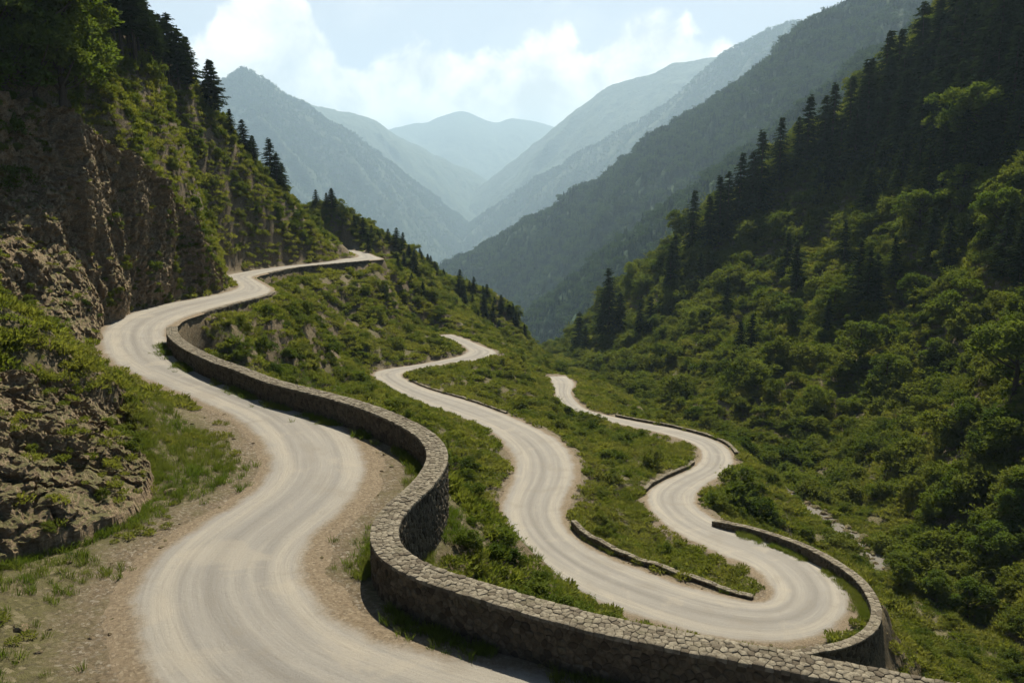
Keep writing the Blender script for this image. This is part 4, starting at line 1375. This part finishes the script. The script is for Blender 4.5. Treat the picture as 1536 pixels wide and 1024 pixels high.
def candidates(n, ymin, ymax, k, rng):
    """points with density falling as distance^-k, spread over the surface rather than the plan"""
    l0, l1 = math.log(ymin + Y0), math.log(ymax + Y0)
    a = 3 - k - 1
    tq = rng.random(n)
    y = ((np.exp(l0 * a) + tq * (np.exp(l1 * a) - np.exp(l0 * a))) ** (1 / a)) - Y0 if abs(a) > 1e-6 else np.exp(l0 + tq * (l1 - l0)) - Y0
    x = rng.uniform(-UMAX, UMAX, n) * (y + X0) * .985
    s = slope_at(x, y)
    keepp = rng.random(n) < np.sqrt(1 + s * s) / 2.2
    x, y, s = x[keepp], y[keepp], s[keepp]
    return x, y, ground(x, y), s, sample(rdist, x, y), sample(stream_d, x, y)


def visible(x, y, z):
    """inside the widened view and not hidden behind the land"""
    u = 768 + x / np.maximum(y, 1) * FPX
    ok = (u > -1000) & (u < 2200) & (y > 8)
    return ok


def hit(u, v, far=460.):
    d = ray(u, v); y = np.arange(10., far, .25)
    P = np.array([0, 0, CAMZ]) + d[None] * (y / d[1])[:, None]
    g_ = ground(P[:, 0], P[:, 1])
    k = np.where(P[:, 2] <= g_)[0]
    return P[k[0]] if len(k) else None


def below_crest(x, y, z, lift=0.):
    """True where a point lifted by `lift` can be seen from the eye over the land in front"""
    ok = np.ones(len(x), bool)
    for f in np.linspace(.15, .97, 40):
        ok &= ground(x * f, y * f) < CAMZ + (z + lift - CAMZ) * f + .15
    return ok


shrubs = [shrub_mesh('shrub_%d' % k, 20 + k, 2500, .125, tl) for k, tl in enumerate((.8, .95, 1.1, .65, 1.5, .9, 1.9, .55))]
herbs = [herb_mesh('herb_%d' % k, 40 + k) for k in range(5)]
grasses = [grass_mesh('grass_%d' % k, 60 + k) for k in range(4)]
conifers = [conifer_meshes('spruce', 1, .06, .20), conifer_meshes('spruce', 2, .10, .17, 34), conifer_meshes('spruce', 3, .05, .24, 28, .3, .35), conifer_meshes('spruce', 4, .14, .19, 28, .45, .4)]
pines = [conifer_meshes('pine', 11, .34, .19, 24, .2, .4, 8, 1.4), conifer_meshes('pine', 12, .40, .21, 20, .15, .45, 8, 1.4), conifer_meshes('pine', 13, .22, .2, 26, .3, .35, 9, 1.5)]
broads = [broadleaf_meshes('leafy', 31 + k) for k in range(4)]

rng = np.random.default_rng(77)
clump = lambda x, y, f, o=0: fbm(np.stack([x * f + o, y * f, x * 0 + o], 1), 3)

# lines of sight to the carriageway: nothing grows tall enough on the near verge to close them
_eye = []
for rd, cut in ((road1, 999.), (road2, 999.)):
    for k in range(0, len(rd.c), 3):
        if rd.c[k, 1] < 55: continue
        if rd is road2 and rd.s[k] > rd.s[int(((rd.c - at_drop(912, 624, 36.2)[:2]) ** 2).sum(1).argmin())]: continue
        for e in (-.8, 0, .8):
            q = rd.c[k] + rd.n[k] * rd.hw[k] * e
            _eye.append((q[0], q[1], rd.z[k] + .05))
_eye = np.array(_eye)


def closes_view(x, y, z, size, tall):
    bad = np.zeros(len(x), bool)
    for qx, qy, qz in _eye:
        k = np.where((y < qy) & (y > qy - 30) & (np.abs(x - qx * y / qy) < size * .8 + .3))[0]
        if len(k):
            h = CAMZ + (qz - CAMZ) * y[k] / qy
            bad[k] |= z[k] + tall[k] > h
    return bad


# --- shrubs
x, y, z, s, r_, sd_ = candidates(90000, 12, 460, .55, rng)
cl = clump(x, y, .075) + .6 * clump(x, y, .22, 30)
right = (x > np.interp(y, st[::-1, 1], st[::-1, 0]) + 1.5)
lefthill = (z > 2) & (x < -25)
dens = np.where(right, .22 + .6 * sstep(-.3, .4, cl), np.where(lefthill, .9, sstep(-.35, .35, cl) * .9))
dd = np.hypot(x, y)
size = (.5 + np.where(right, 1.9, 1.35) * rng.random(len(x)) ** 3) * np.where(right, 1.3, .9) * (1 + .35 * np.clip(cl, -1, 1)) * np.interp(dd, [0, 60, 200, 450], [.8, 1, 1.35, 2.1])
bank = ~right & (y < 80) & (x > -12) & (z < -1)
size = np.where(bank, np.minimum(size, .95), size)
okk = (rng.random(len(x)) < dens) & (r_ > 1.3 + size * 1.15) & (sd_ > 1.2 + size * .35) & visible(x, y, z)
okk &= ~in_poly(x, y, CLPOLY) & ~in_poly(x, y, OUTPOLY)
# stay off the wall lines
for W_ in (w1, w1o, w2, w2o, w3):
    for a in range(0, len(W_), 2):
        near = np.abs(y - W_[a, 1]) < 2.5
        idn = np.where(near)[0]
        okk[idn] &= np.hypot(x[idn] - W_[a, 0], y[idn] - W_[a, 1]) > .55 + size[idn] * .75
# the flat verge below the outcrop carries grass, not bushes
okk &= ~((x < -4) & (y < 46) & (z < 1.4) & (x > -32))
x, y, z, s, size, right = [q[okk] for q in (x, y, z, s, size, right)]
okk = ~closes_view(x, y, z, size, size * 1.0)
x, y, z, s, size, right = [q[okk] for q in (x, y, z, s, size, right)]
SH = np.stack([x, y, z - .12 * size, size], 1)
SHright = right

def copy_mesh(name, me, loc, scl, rz, parent=None):
    o = bpy.data.objects.new(name, me); COL.objects.link(o)
    o.location = loc; o.scale = scl if hasattr(scl, '__len__') else (scl,) * 3
    o.rotation_euler = (0, 0, rz)
    if parent: o.parent = parent
    return o


def zone(x, y, z, right):
    if right: return 'right slope across the stream'
    if y < 46 and x < -15: return 'top of the near rock outcrop'
    k = int(((road1.c - [x, y]) ** 2).sum(1).argmin()); l1 = ((np.array([x, y]) - road1.c[k]) @ road1.n[k]) * road1.rightsign
    if l1 < 0 and z > -1: return 'left hillside above the upper road'
    k2 = int(((road2.c - [x, y]) ** 2).sum(1).argmin()); l2 = ((np.array([x, y]) - road2.c[k2]) @ road2.n[k2]) * road2.rightsign
    if l2 > 0: return 'grassy tongue between the two legs of the lower road'
    if x > 12 and x > road2.c[:, 0][np.abs(road2.c[:, 1] - y) < 8].max(initial=-99): return 'bank between the lower road and the stream'
    if y > 95: return 'bank between the far upper road and the lower road'
    return 'bank between the long wall and the lower road'


vis = below_crest(SH[:, 0], SH[:, 1], SH[:, 2], SH[:, 3] * .8)
u_, w_ = 768 + SH[:, 0] / SH[:, 1] * FPX * math.cos(PITCH), SH[:, 3] / np.hypot(SH[:, 0], SH[:, 1])
inframe = (u_ > -20) & (u_ < 1560)
rank = np.argsort(-(w_ * vis * inframe))
one = rank[:265]
SIZEWORD = {0: 'small', 1: 'round', 2: 'big'}
for n_, i in enumerate(one):
    x_, y_, z_, sz = SH[i]
    zn = zone(x_, y_, z_, SHright[i])
    k = i % len(shrubs)
    o = copy_mesh('shrub', shrubs[k], (x_, y_, z_), (sz * rng.uniform(.9, 1.15), sz * rng.uniform(.9, 1.15), sz * rng.uniform(.8, 1.1)), rng.uniform(0, 6.28))
    wd = 'big spreading' if sz > 1.75 else ('rounded' if sz > 1.1 else 'small low')
    tag(o, '%s green bush on the %s' % (wd, zn), 'bush', '%s bushes on the %s' % (wd, zn), 'thing')
rest = np.ones(len(SH), bool); rest[one] = False
S_ = SH[rest]
n = len(S_)
scatter('shrubbery', 'mass of smaller green bushes covering both valley sides', 'shrubbery', S_[:, :3], S_[:, 3:4] * rng.uniform(.8, 1.2, (n, 3)) * [1, 1, .95],
        np.column_stack([rng.normal(size=(n, 2)) * .12, rng.uniform(0, 6.28, n)]), rng.integers(0, len(shrubs), n), proto_collection('shrub_kinds', shrubs))

# --- low herbs
x, y, z, s, r_, sd_ = candidates(230000, 10, 330, .95, rng)
cl = clump(x, y, .16, 60) + .7 * clump(x, y, .6, 10)
okk = (r_ > .75 + .5 * rng.random(len(x))) & (sd_ > 1.6) & visible(x, y, z) & (rng.random(len(x)) < np.maximum(sstep(-.55, .15, cl), .8 * (x > np.interp(y, st[::-1, 1], st[::-1, 0]))))
nearbench = (x < -4) & (y < 46) & (z < 1.4) & (x > -32)
okk &= ~in_poly(x, y, CLPOLY) & ~in_poly(x, y, OUTPOLY) & ~(nearbench & ((cl < .22) | (rng.random(len(x)) < .2)))
okk &= rng.random(len(x)) < np.where((s > 1.3) & (z < 2), .45, 1)
for W_ in (w1, w1o, w2, w2o):
    for a in range(0, len(W_), 2):
        idn = np.where(np.abs(y - W_[a, 1]) < 1)[0]
        okk[idn] &= np.hypot(x[idn] - W_[a, 0], y[idn] - W_[a, 1]) > .55
x, y, z, cl = x[okk], y[okk], z[okk], cl[okk]
n = len(x); dd = np.hypot(x, y)
nearbench = nearbench[okk]
hs_ = np.where(nearbench, .45, 1) * rng.uniform(.55, 1.25, n) * np.interp(dd, [0, 40, 120, 330], [.75, .95, 1.35, 2.2]) * (1 + .3 * np.clip(cl, -1, 1))
okk = ~closes_view(x, y, z, hs_ * .5, hs_ * .38)
x, y, z, hs_ = x[okk], y[okk], z[okk], hs_[okk]; n = len(x)
scatter('undergrowth', 'low yellow green herbs and weeds between the bushes', 'undergrowth', np.stack([x, y, z - .03], 1), hs_[:, None] * rng.uniform(.8, 1.2, (n, 3)),
        np.column_stack([rng.normal(size=(n, 2)) * .15, rng.uniform(0, 6.28, n)]), rng.integers(0, len(herbs), n), proto_collection('herb_kinds', herbs))

# --- grass
x, y, z, s, r_, sd_ = candidates(330000, 8, 110, 1.1, rng)
cl = clump(x, y, .22, 11) + .6 * clump(x, y, .8, 3)
okk = (r_ > .35 + .5 * rng.random(len(x))) & visible(x, y, z) & (sd_ > 1.5)
pu, pv = 768 + x / y * FPX, HORIZON + (CAMZ - z) * FPX / y
patchy = in_poly(x, y, np.array([at_drop(*q, 11.9)[:2] for q in [(200, 580), (260, 625), (330, 655), (362, 690), (345, 722), (300, 745), (240, 752), (225, 700), (190, 640)]])) | in_poly(x, y, np.array([at_drop(*q, 11.9)[:2] for q in [(120, 700), (190, 715), (215, 760), (175, 790), (120, 800), (60, 830), (20, 830), (60, 790), (130, 760)]]))
okk &= rng.random(len(x)) < np.where(patchy & (r_ > .6), .97, np.where(r_ < 2.2, sstep(.1, .6, cl) * .6, sstep(-.15, .3, cl) * .9))
okk &= ~in_poly(x, y, CLPOLY) & ~in_poly(x, y, OUTPOLY)
for W_ in (w1, w1o, w2, w2o):
    for a in range(0, len(W_), 2):
        idn = np.where(np.abs(y - W_[a, 1]) < .8)[0]
        okk[idn] &= np.hypot(x[idn] - W_[a, 0], y[idn] - W_[a, 1]) > .42
x, y, z = x[okk], y[okk], z[okk]; n = len(x)
# strips at the foot of the walls
for W_, sg, nn in ((w1, -1, 4200), (w2, -1, 1800), (w1o, 1, 3000), (w3, 1, 900), (resample(catmull(OUTB, 8), .3)[0], -1, 2600), (resample(catmull(OUTB, 8), .3)[0], 1, 1600)):
    k = rng.integers(1, len(W_) - 1, nn); nl_ = left_normal(W_)[k] * sg; o_ = rng.gamma(1.3, .17, nn) + .05
    gx, gy_ = W_[k, 0] + nl_[:, 0] * o_ + rng.normal(size=nn) * .1, W_[k, 1] + nl_[:, 1] * o_ + rng.normal(size=nn) * .1
    ok_ = (gy_ > 9) & (clump(gx, gy_, .35, 21) > .02)
    gx, gy_ = gx[ok_], gy_[ok_]
    x, y, z = np.concatenate([x, gx]), np.concatenate([y, gy_]), np.concatenate([z, ground(gx, gy_)])
n = len(x)
scatter('grass', 'patches of short bright green grass along the verges', 'grass', np.stack([x, y, z - .01], 1), rng.uniform(.6, 1.25, (n, 1)) * np.interp(np.hypot(x, y), [0, 30, 110], [.75, .85, 1.5])[:, None] * np.ones((1, 3)),
        np.column_stack([rng.normal(size=(n, 2)) * .1, rng.uniform(0, 6.28, n)]), rng.integers(0, len(grasses), n), proto_collection('grass_kinds', grasses))

# --- tufts on the ledges of the bare rock
V_, S_, R_, I_ = [], [], [], []
for G_, nn, thr in ((OUTG, 900, .80), (CLG, 3500, .78)):
    a = rng.uniform(2, G_.shape[0] - 3, nn); b_ = rng.uniform(1, G_.shape[1] - 2, nn)
    P = np.stack([bilin(G_[:, :, k], a, b_) for k in range(3)], 1)
    du = np.stack([bilin(G_[:, :, k], a, b_ + 1) - bilin(G_[:, :, k], a, b_ - 1) for k in range(3)], 1)
    dv = np.stack([bilin(G_[:, :, k], a + 1, b_) - bilin(G_[:, :, k], a - 1, b_) for k in range(3)], 1)
    nz_ = np.abs(unit(np.cross(du, dv))[:, 2])
    ok_ = (nz_ > thr) & (fbm(P * .35, 3) > -.12)
    Q = P[(nz_ > .25) & (fbm(P * .13 + 4, 3) > .06) & (rng.random(nn) < (.10 if G_ is CLG else .12))]
    P = P[ok_]; V_.append(P); S_.append(rng.uniform(.25, .75, len(P))); I_.append(rng.integers(0, len(herbs), len(P)))
    V_.append(Q); S_.append(rng.uniform(.3, .85, len(Q)) * (1 if G_ is CLG else .6)); I_.append(rng.integers(len(herbs), len(herbs) + len(shrubs), len(Q)))
V_ = np.vstack(V_); S_ = np.concatenate(S_); n = len(V_)
scatter('ledge_plants', 'tufts of weeds growing on the ledges of the cliff and outcrop', 'weeds', V_, S_[:, None] * rng.uniform(.8, 1.2, (n, 3)), np.column_stack([rng.normal(size=(n, 2)) * .2, rng.uniform(0, 6.28, n)]), np.concatenate(I_), proto_collection('ledge_kinds', herbs + shrubs))

# --- rubble on the verges and in the stream bed
stones = [stone_mesh('stone_%d' % k, 80 + k, 2) for k in range(6)]
x, y, z, s, r_, sd_ = candidates(110000, 8, 130, 1.0, rng)
okk = visible(x, y, z) & ((r_ > .3) & (r_ < 4.5) & (rng.random(len(x)) < sstep(4.5, .4, r_) * .5) | (sd_ < 2.0) & (rng.random(len(x)) < .8))
x, y, z, sd_ = x[okk], y[okk], z[okk], sd_[okk]; n = len(x)
sz = np.where(sd_ < 2, rng.uniform(.1, .75, n) ** 1.4, .022 + .15 * rng.random(n) ** 3.2)
scatter('rubble', 'loose stones along the verges and in the dry stream bed', 'rubble', np.stack([x, y, z], 1), sz[:, None] * np.ones((1, 3)), rng.uniform(-.4, .4, (n, 3)) + np.array([[0, 0, 1]]) * rng.uniform(0, 6.28, (n, 1)), rng.integers(0, 6, n), proto_collection('stone_kinds', stones))
for u, v, sz, lb in [(237, 762, .55, 'flat dark boulder lying on the verge below the outcrop'), (30, 945, .3, 'brown boulder half sunk in the bank at the lower left edge'), (255, 742, .4, 'small pale boulder beside the flat dark one'),
                     (40, 808, .5, 'pale block fallen at the foot of the near outcrop'), (150, 745, .6, 'tan block leaning against the near outcrop')]:
    p = hit(u, v)
    if p is not None:
        o = copy_mesh('boulder', stones[int(sz * 100) % 6], (p[0], p[1], p[2] + sz * .15), sz, u * .1); tag(o, lb, 'boulder', None, 'thing')

# --- trees one can tell apart
def tree(kind, variant, base, height, label, cat, group=None, wide=1.):
    tm, cm = variant
    root = bpy.data.objects.new(kind, None); COL.objects.link(root)
    root.location = base; root.rotation_euler = (rng.normal() * .02, rng.normal() * .02, rng.uniform(0, 6.28))
    tag(root, label, cat, group, 'thing')
    for nm, me in (('trunk', tm), ('crown', cm)):
        copy_mesh(nm, me, (0, 0, 0), (height * wide, height * wide, height), 0, root)
    return root


def place_tree(u, vb, vt, kinds, kind, label, group=None, wide=1., dmin=0, cat=None):
    p = hit(u, vb)
    if p is None or p[1] < dmin:
        for k in range(1, 40):
            p = hit(u, vb + k * 3)
            if p is not None and p[1] >= dmin: break
    if p is None: print('NOHIT', u, vb); return
    h = (vb - vt) / FPX * p[1] * 1.02
    h = min(h, 36) * rng.uniform(.9, 1.12)
    tree(kind, kinds[int(u * 7 + vb) % len(kinds)], (p[0], p[1], p[2] - .1), h, label, cat or kind.split('_')[0], group, wide)


G1 = 'dark conifers along the crest of the right slope'
for n_, (u, vb, vt) in enumerate([(1037, 388, 312), (1010, 420, 368), (1078, 366, 283), (1062, 374, 300), (1090, 352, 268), (1107, 338, 245), (1138, 326, 226), (1128, 330, 250), (1169, 284, 207), (1208, 272, 165), (1196, 275, 190), (1244, 252, 141), (1232, 258, 170), (1273, 240, 147),
                                  (1302, 207, 104), (1290, 215, 135), (1322, 205, 88), (1343, 190, 84), (1355, 186, 100), (1368, 182, 54), (1380, 175, 70), (1397, 165, 25), (1408, 164, 50), (1418, 162, 8), (1434, 150, 8), (1446, 146, 30), (1459, 145, -2), (1470, 138, 10), (1480, 132, -12), (1490, 128, 6), (1500, 125, -20), (1512, 116, -10), (1521, 112, -30), (1532, 108, -30), (1300, 240, 130), (1330, 225, 105), (1350, 215, 100), (1372, 215, 95), (1392, 200, 70), (1412, 205, 75), (1430, 190, 45), (1450, 190, 50), (1472, 180, 30), (1494, 170, 20), (1516, 165, 20), (1534, 160, 10), (1310, 265, 165), (1345, 262, 150), (1378, 255, 140), (1405, 250, 130), (1436, 240, 110), (1465, 225, 95), (1490, 215, 80), (1514, 210, 75), (1280, 270, 190), (1255, 275, 190)]):
    lab = {0: 'conifer at the lower end of the row on the right slope crest', 10: 'tall dark conifer'}.get(n_, 'dark green conifer in the row along the right slope crest')
    place_tree(u, vb, vb - (vb - vt) * 1.15, conifers, 'spruce_tree', 'dark green conifer standing in the row along the right slope crest', G1, 1.1, cat='conifer tree')
G2 = 'dark conifers scattered down the right slope'
for u, vb, vt in [(868, 530, 466), (878, 532, 490), (915, 505, 413), (903, 510, 440), (930, 500, 440), (1005, 436, 372), (1240, 300, 235), (1225, 310, 255), (1300, 330, 250), (1318, 300, 215), (1285, 455, 372), (1300, 470, 365), (1312, 462, 390), (1110, 545, 478), (1125, 540, 470), (1240, 505, 445),
                  (1375, 300, 200), (1390, 320, 225), (1410, 300, 190), (1440, 290, 180), (1462, 300, 190), (1480, 270, 150), (1425, 250, 150), (1350, 290, 200), (1500, 240, 130), (1520, 260, 150), (1395, 400, 320), (1420, 420, 330), (1180, 420, 350), (1195, 440, 370), (1090, 470, 410), (960, 500, 450), (975, 505, 440), (1050, 440, 385),
                  (1500, 420, 320), (1528, 430, 320), (1340, 420, 350), (1265, 400, 330)]:
    place_tree(u, vb, vt, conifers, 'spruce_tree', 'dark conifer among the bushes part way down the right slope', G2, 1.15, cat='conifer tree')
G3 = 'leafy trees on the right slope'
for u, vb, vt in [(1426, 215, 137), (1475, 245, 130), (1440, 330, 255), (1370, 470, 405), (1455, 480, 415), (1520, 600, 490), (1290, 545, 485), (1250, 480, 430), (1330, 600, 530), (1400, 560, 500), (1190, 500, 450), (1500, 360, 280), (1490, 700, 600), (1440, 660, 590), (1530, 790, 690), (1380, 350, 290), (1160, 560, 510), (1450, 930, 860), (1350, 880, 820), (1400, 900, 850), (1480, 860, 780)]:
    place_tree(u, vb, vt, broads, 'broadleaf_tree', 'green leafy tree with a rounded crown among the bushes of the right slope', G3, 1.25, cat='broadleaf tree')
for n_, (u, v, sz, lb) in enumerate([(1095, 757, 2.7, 'large dark round bush inside the last visible bend of the lower road'), (1125, 768, 2.2, 'dark bush at the right foot of the large round bush by the bend'), (1072, 762, 1.7, 'smaller bush at the left foot of the large round bush by the bend'),
                                 (1112, 745, 2.4, 'dark bush directly behind the large round bush by the bend'), (1150, 785, 1.9, 'bush between the large round bush and the hairpin wall'), (893, 636, 1.7, 'bush hiding the gap in the farthest stretch of the lower road'), (876, 631, 1.5, 'bush left of the gap in the farthest stretch of the lower road')]):
    p = hit(u, v)
    tag(copy_mesh('shrub', shrubs[(n_ * 2) % len(shrubs)], (p[0], p[1], p[2] - .3), (sz * 1.1, sz * 1.1, sz), n_ * 1.3), lb, 'bush', None, 'thing')
place_tree(318, 182, 92, pines[2:], 'pine_tree', 'lone dark pine standing clear against the sky on the left slope', None, 1.5, cat='pine tree')
G4 = 'tall bare trunked pines at the top of the left slope'
for u, vb, vt in [(184, 88, -30), (193, 86, -20), (211, 104, -8), (220, 108, 0), (172, 70, -60), (160, 60, -60), (148, 66, -40), (129, 60, -50), (205, 110, -20), (232, 118, 20)]:
    place_tree(u, vb, vt, pines[:2], 'pine_tree', 'tall pine with a bare trunk in the dark cluster at the upper left', G4, 1.3, cat='pine tree')
G5 = 'pines stepping down the left skyline'
for u, vb, vt in [(246, 130, 26), (256, 135, 36), (270, 150, 58), (283, 142, 64)]:
    place_tree(u, vb, vt, pines, 'pine_tree', 'dark pine at the outer edge of the upper left cluster beside the sky', 'pines at the edge of the upper left cluster', 1.4, cat='pine tree')
for u, vb, vt in [(346, 206, 164), (367, 218, 174), (379, 236, 194), (406, 248, 193), (416, 260, 215), (424, 262, 222), (475, 302, 275), (498, 318, 286), (490, 315, 292)]:
    place_tree(u, vb, vt, conifers + pines[2:], 'pine_tree', 'small dark pine on the left skyline below the lone pine', G5, 1.5, cat='pine tree')
G6 = 'small conifers along the far end of the left spur'
for u, vb, vt in [(530, 345, 302), (545, 354, 320), (558, 360, 322), (570, 362, 332), (580, 366, 330), (592, 372, 340), (602, 376, 342), (618, 384, 356), (626, 388, 362), (634, 394, 362), (644, 402, 377), (655, 408, 384), (690, 428, 400), (701, 436, 409), (709, 438, 406), (718, 444, 414), (730, 452, 424), (741, 460, 434), (755, 466, 440), (765, 474, 450),
                  (610, 400, 370), (665, 425, 395), (680, 440, 412), (720, 470, 440), (700, 460, 432), (745, 480, 455), (775, 490, 465), (790, 500, 472), (560, 380, 350), (590, 395, 365)]:
    u += rng.normal() * 4; vt = vb - (vb - vt) * rng.uniform(.45, 1.0)
    place_tree(u, vb, vt, conifers, 'spruce_tree', 'small dark conifer on the spur beyond the end of the upper road', G6, 1.6, cat='conifer tree')
for _ in range(34):
    u = rng.uniform(590, 800); vb = np.interp(u, [545, 640, 700, 760, 840], [356, 396, 432, 460, 515]) + abs(rng.normal()) * 22
    place_tree(u, vb, vb - rng.uniform(12, 26), conifers, 'spruce_tree', 'small dark conifer on the spur beyond the end of the upper road', G6, 1.7, cat='conifer tree')
G7 = 'leafy trees overhanging the cliff at the upper left'
for u, vb, vt in [(15, 190, 40), (55, 175, 10), (95, 165, 20), (30, 110, -60), (80, 100, -60), (118, 150, 40), (-10, 130, -20), (120, 90, -30), (60, 60, -90), (0, 260, 170), (20, 330, 250)]:
    place_tree(u, vb, vt, broads, 'broadleaf_tree', 'bright green leafy tree in the mass above the cliff at the upper left', G7, 1.2, cat='broadleaf tree')

# --- forest on the far mountain sides
ftree = [far_conifer('far_tree_%d' % k, 90 + k, M_farneedle) for k in range(4)] + [far_broadleaf('far_leafy_%d' % k, 95 + k, M_farleaf) for k in range(2)]
FC = proto_collection('far_tree_kinds', ftree)
def forest(name, label, key, n, hmin, hmax, seed, back=.0):
    r = np.random.default_rng(seed)
    o, G, RB = FAR[key]
    nr, nc = G.shape[:2]
    rr_ = r.uniform(nr * .30, nr * .98, n); cc_ = r.uniform(0, nc - 1.01, n)
    P = np.stack([bilin(G[:, :, k], rr_, cc_) for k in range(3)], 1)
    u = 768 + P[:, 0] / P[:, 1] * FPX
    cl = fbm(P * [.008, .008, .008] + seed, 4)
    rb = bilin(RB, rr_, cc_)
    okk = (u > -100) & (u < 1640) & (r.random(n) > .75 * sstep(.38, .75, rb + cl * .25)) & (r.random(n) < sstep(-.5, .1, cl)) & (P[:, 2] > -600)
    P = P[okk]; n = len(P)
    h = r.uniform(hmin, hmax, n)
    P[:, 2] -= .3
    scatter(name, label, 'forest', P, np.column_stack([h * r.uniform(.9, 1.5, n), h * r.uniform(.9, 1.5, n), h]), np.column_stack([r.normal(size=(n, 2)) * .03, r.uniform(0, 6.28, n)]), r.integers(0, len(ftree), n), FC)
forest('spur_forest', 'conifers and bushes covering the nearer dark spur', 'spur', 50000, 6, 20, 1)
forest('mountain_forest', 'dense conifer forest covering the dark mountain side', 'forest', 120000, 10, 26, 2)
forest('distant_forest', 'hazy forest speckling the blue mountain ridge on the right', 'r2', 70000, 18, 34, 3)
forest('peak_forest', 'hazy forest speckling the blue pointed peak', 'l2', 70000, 16, 32, 4)
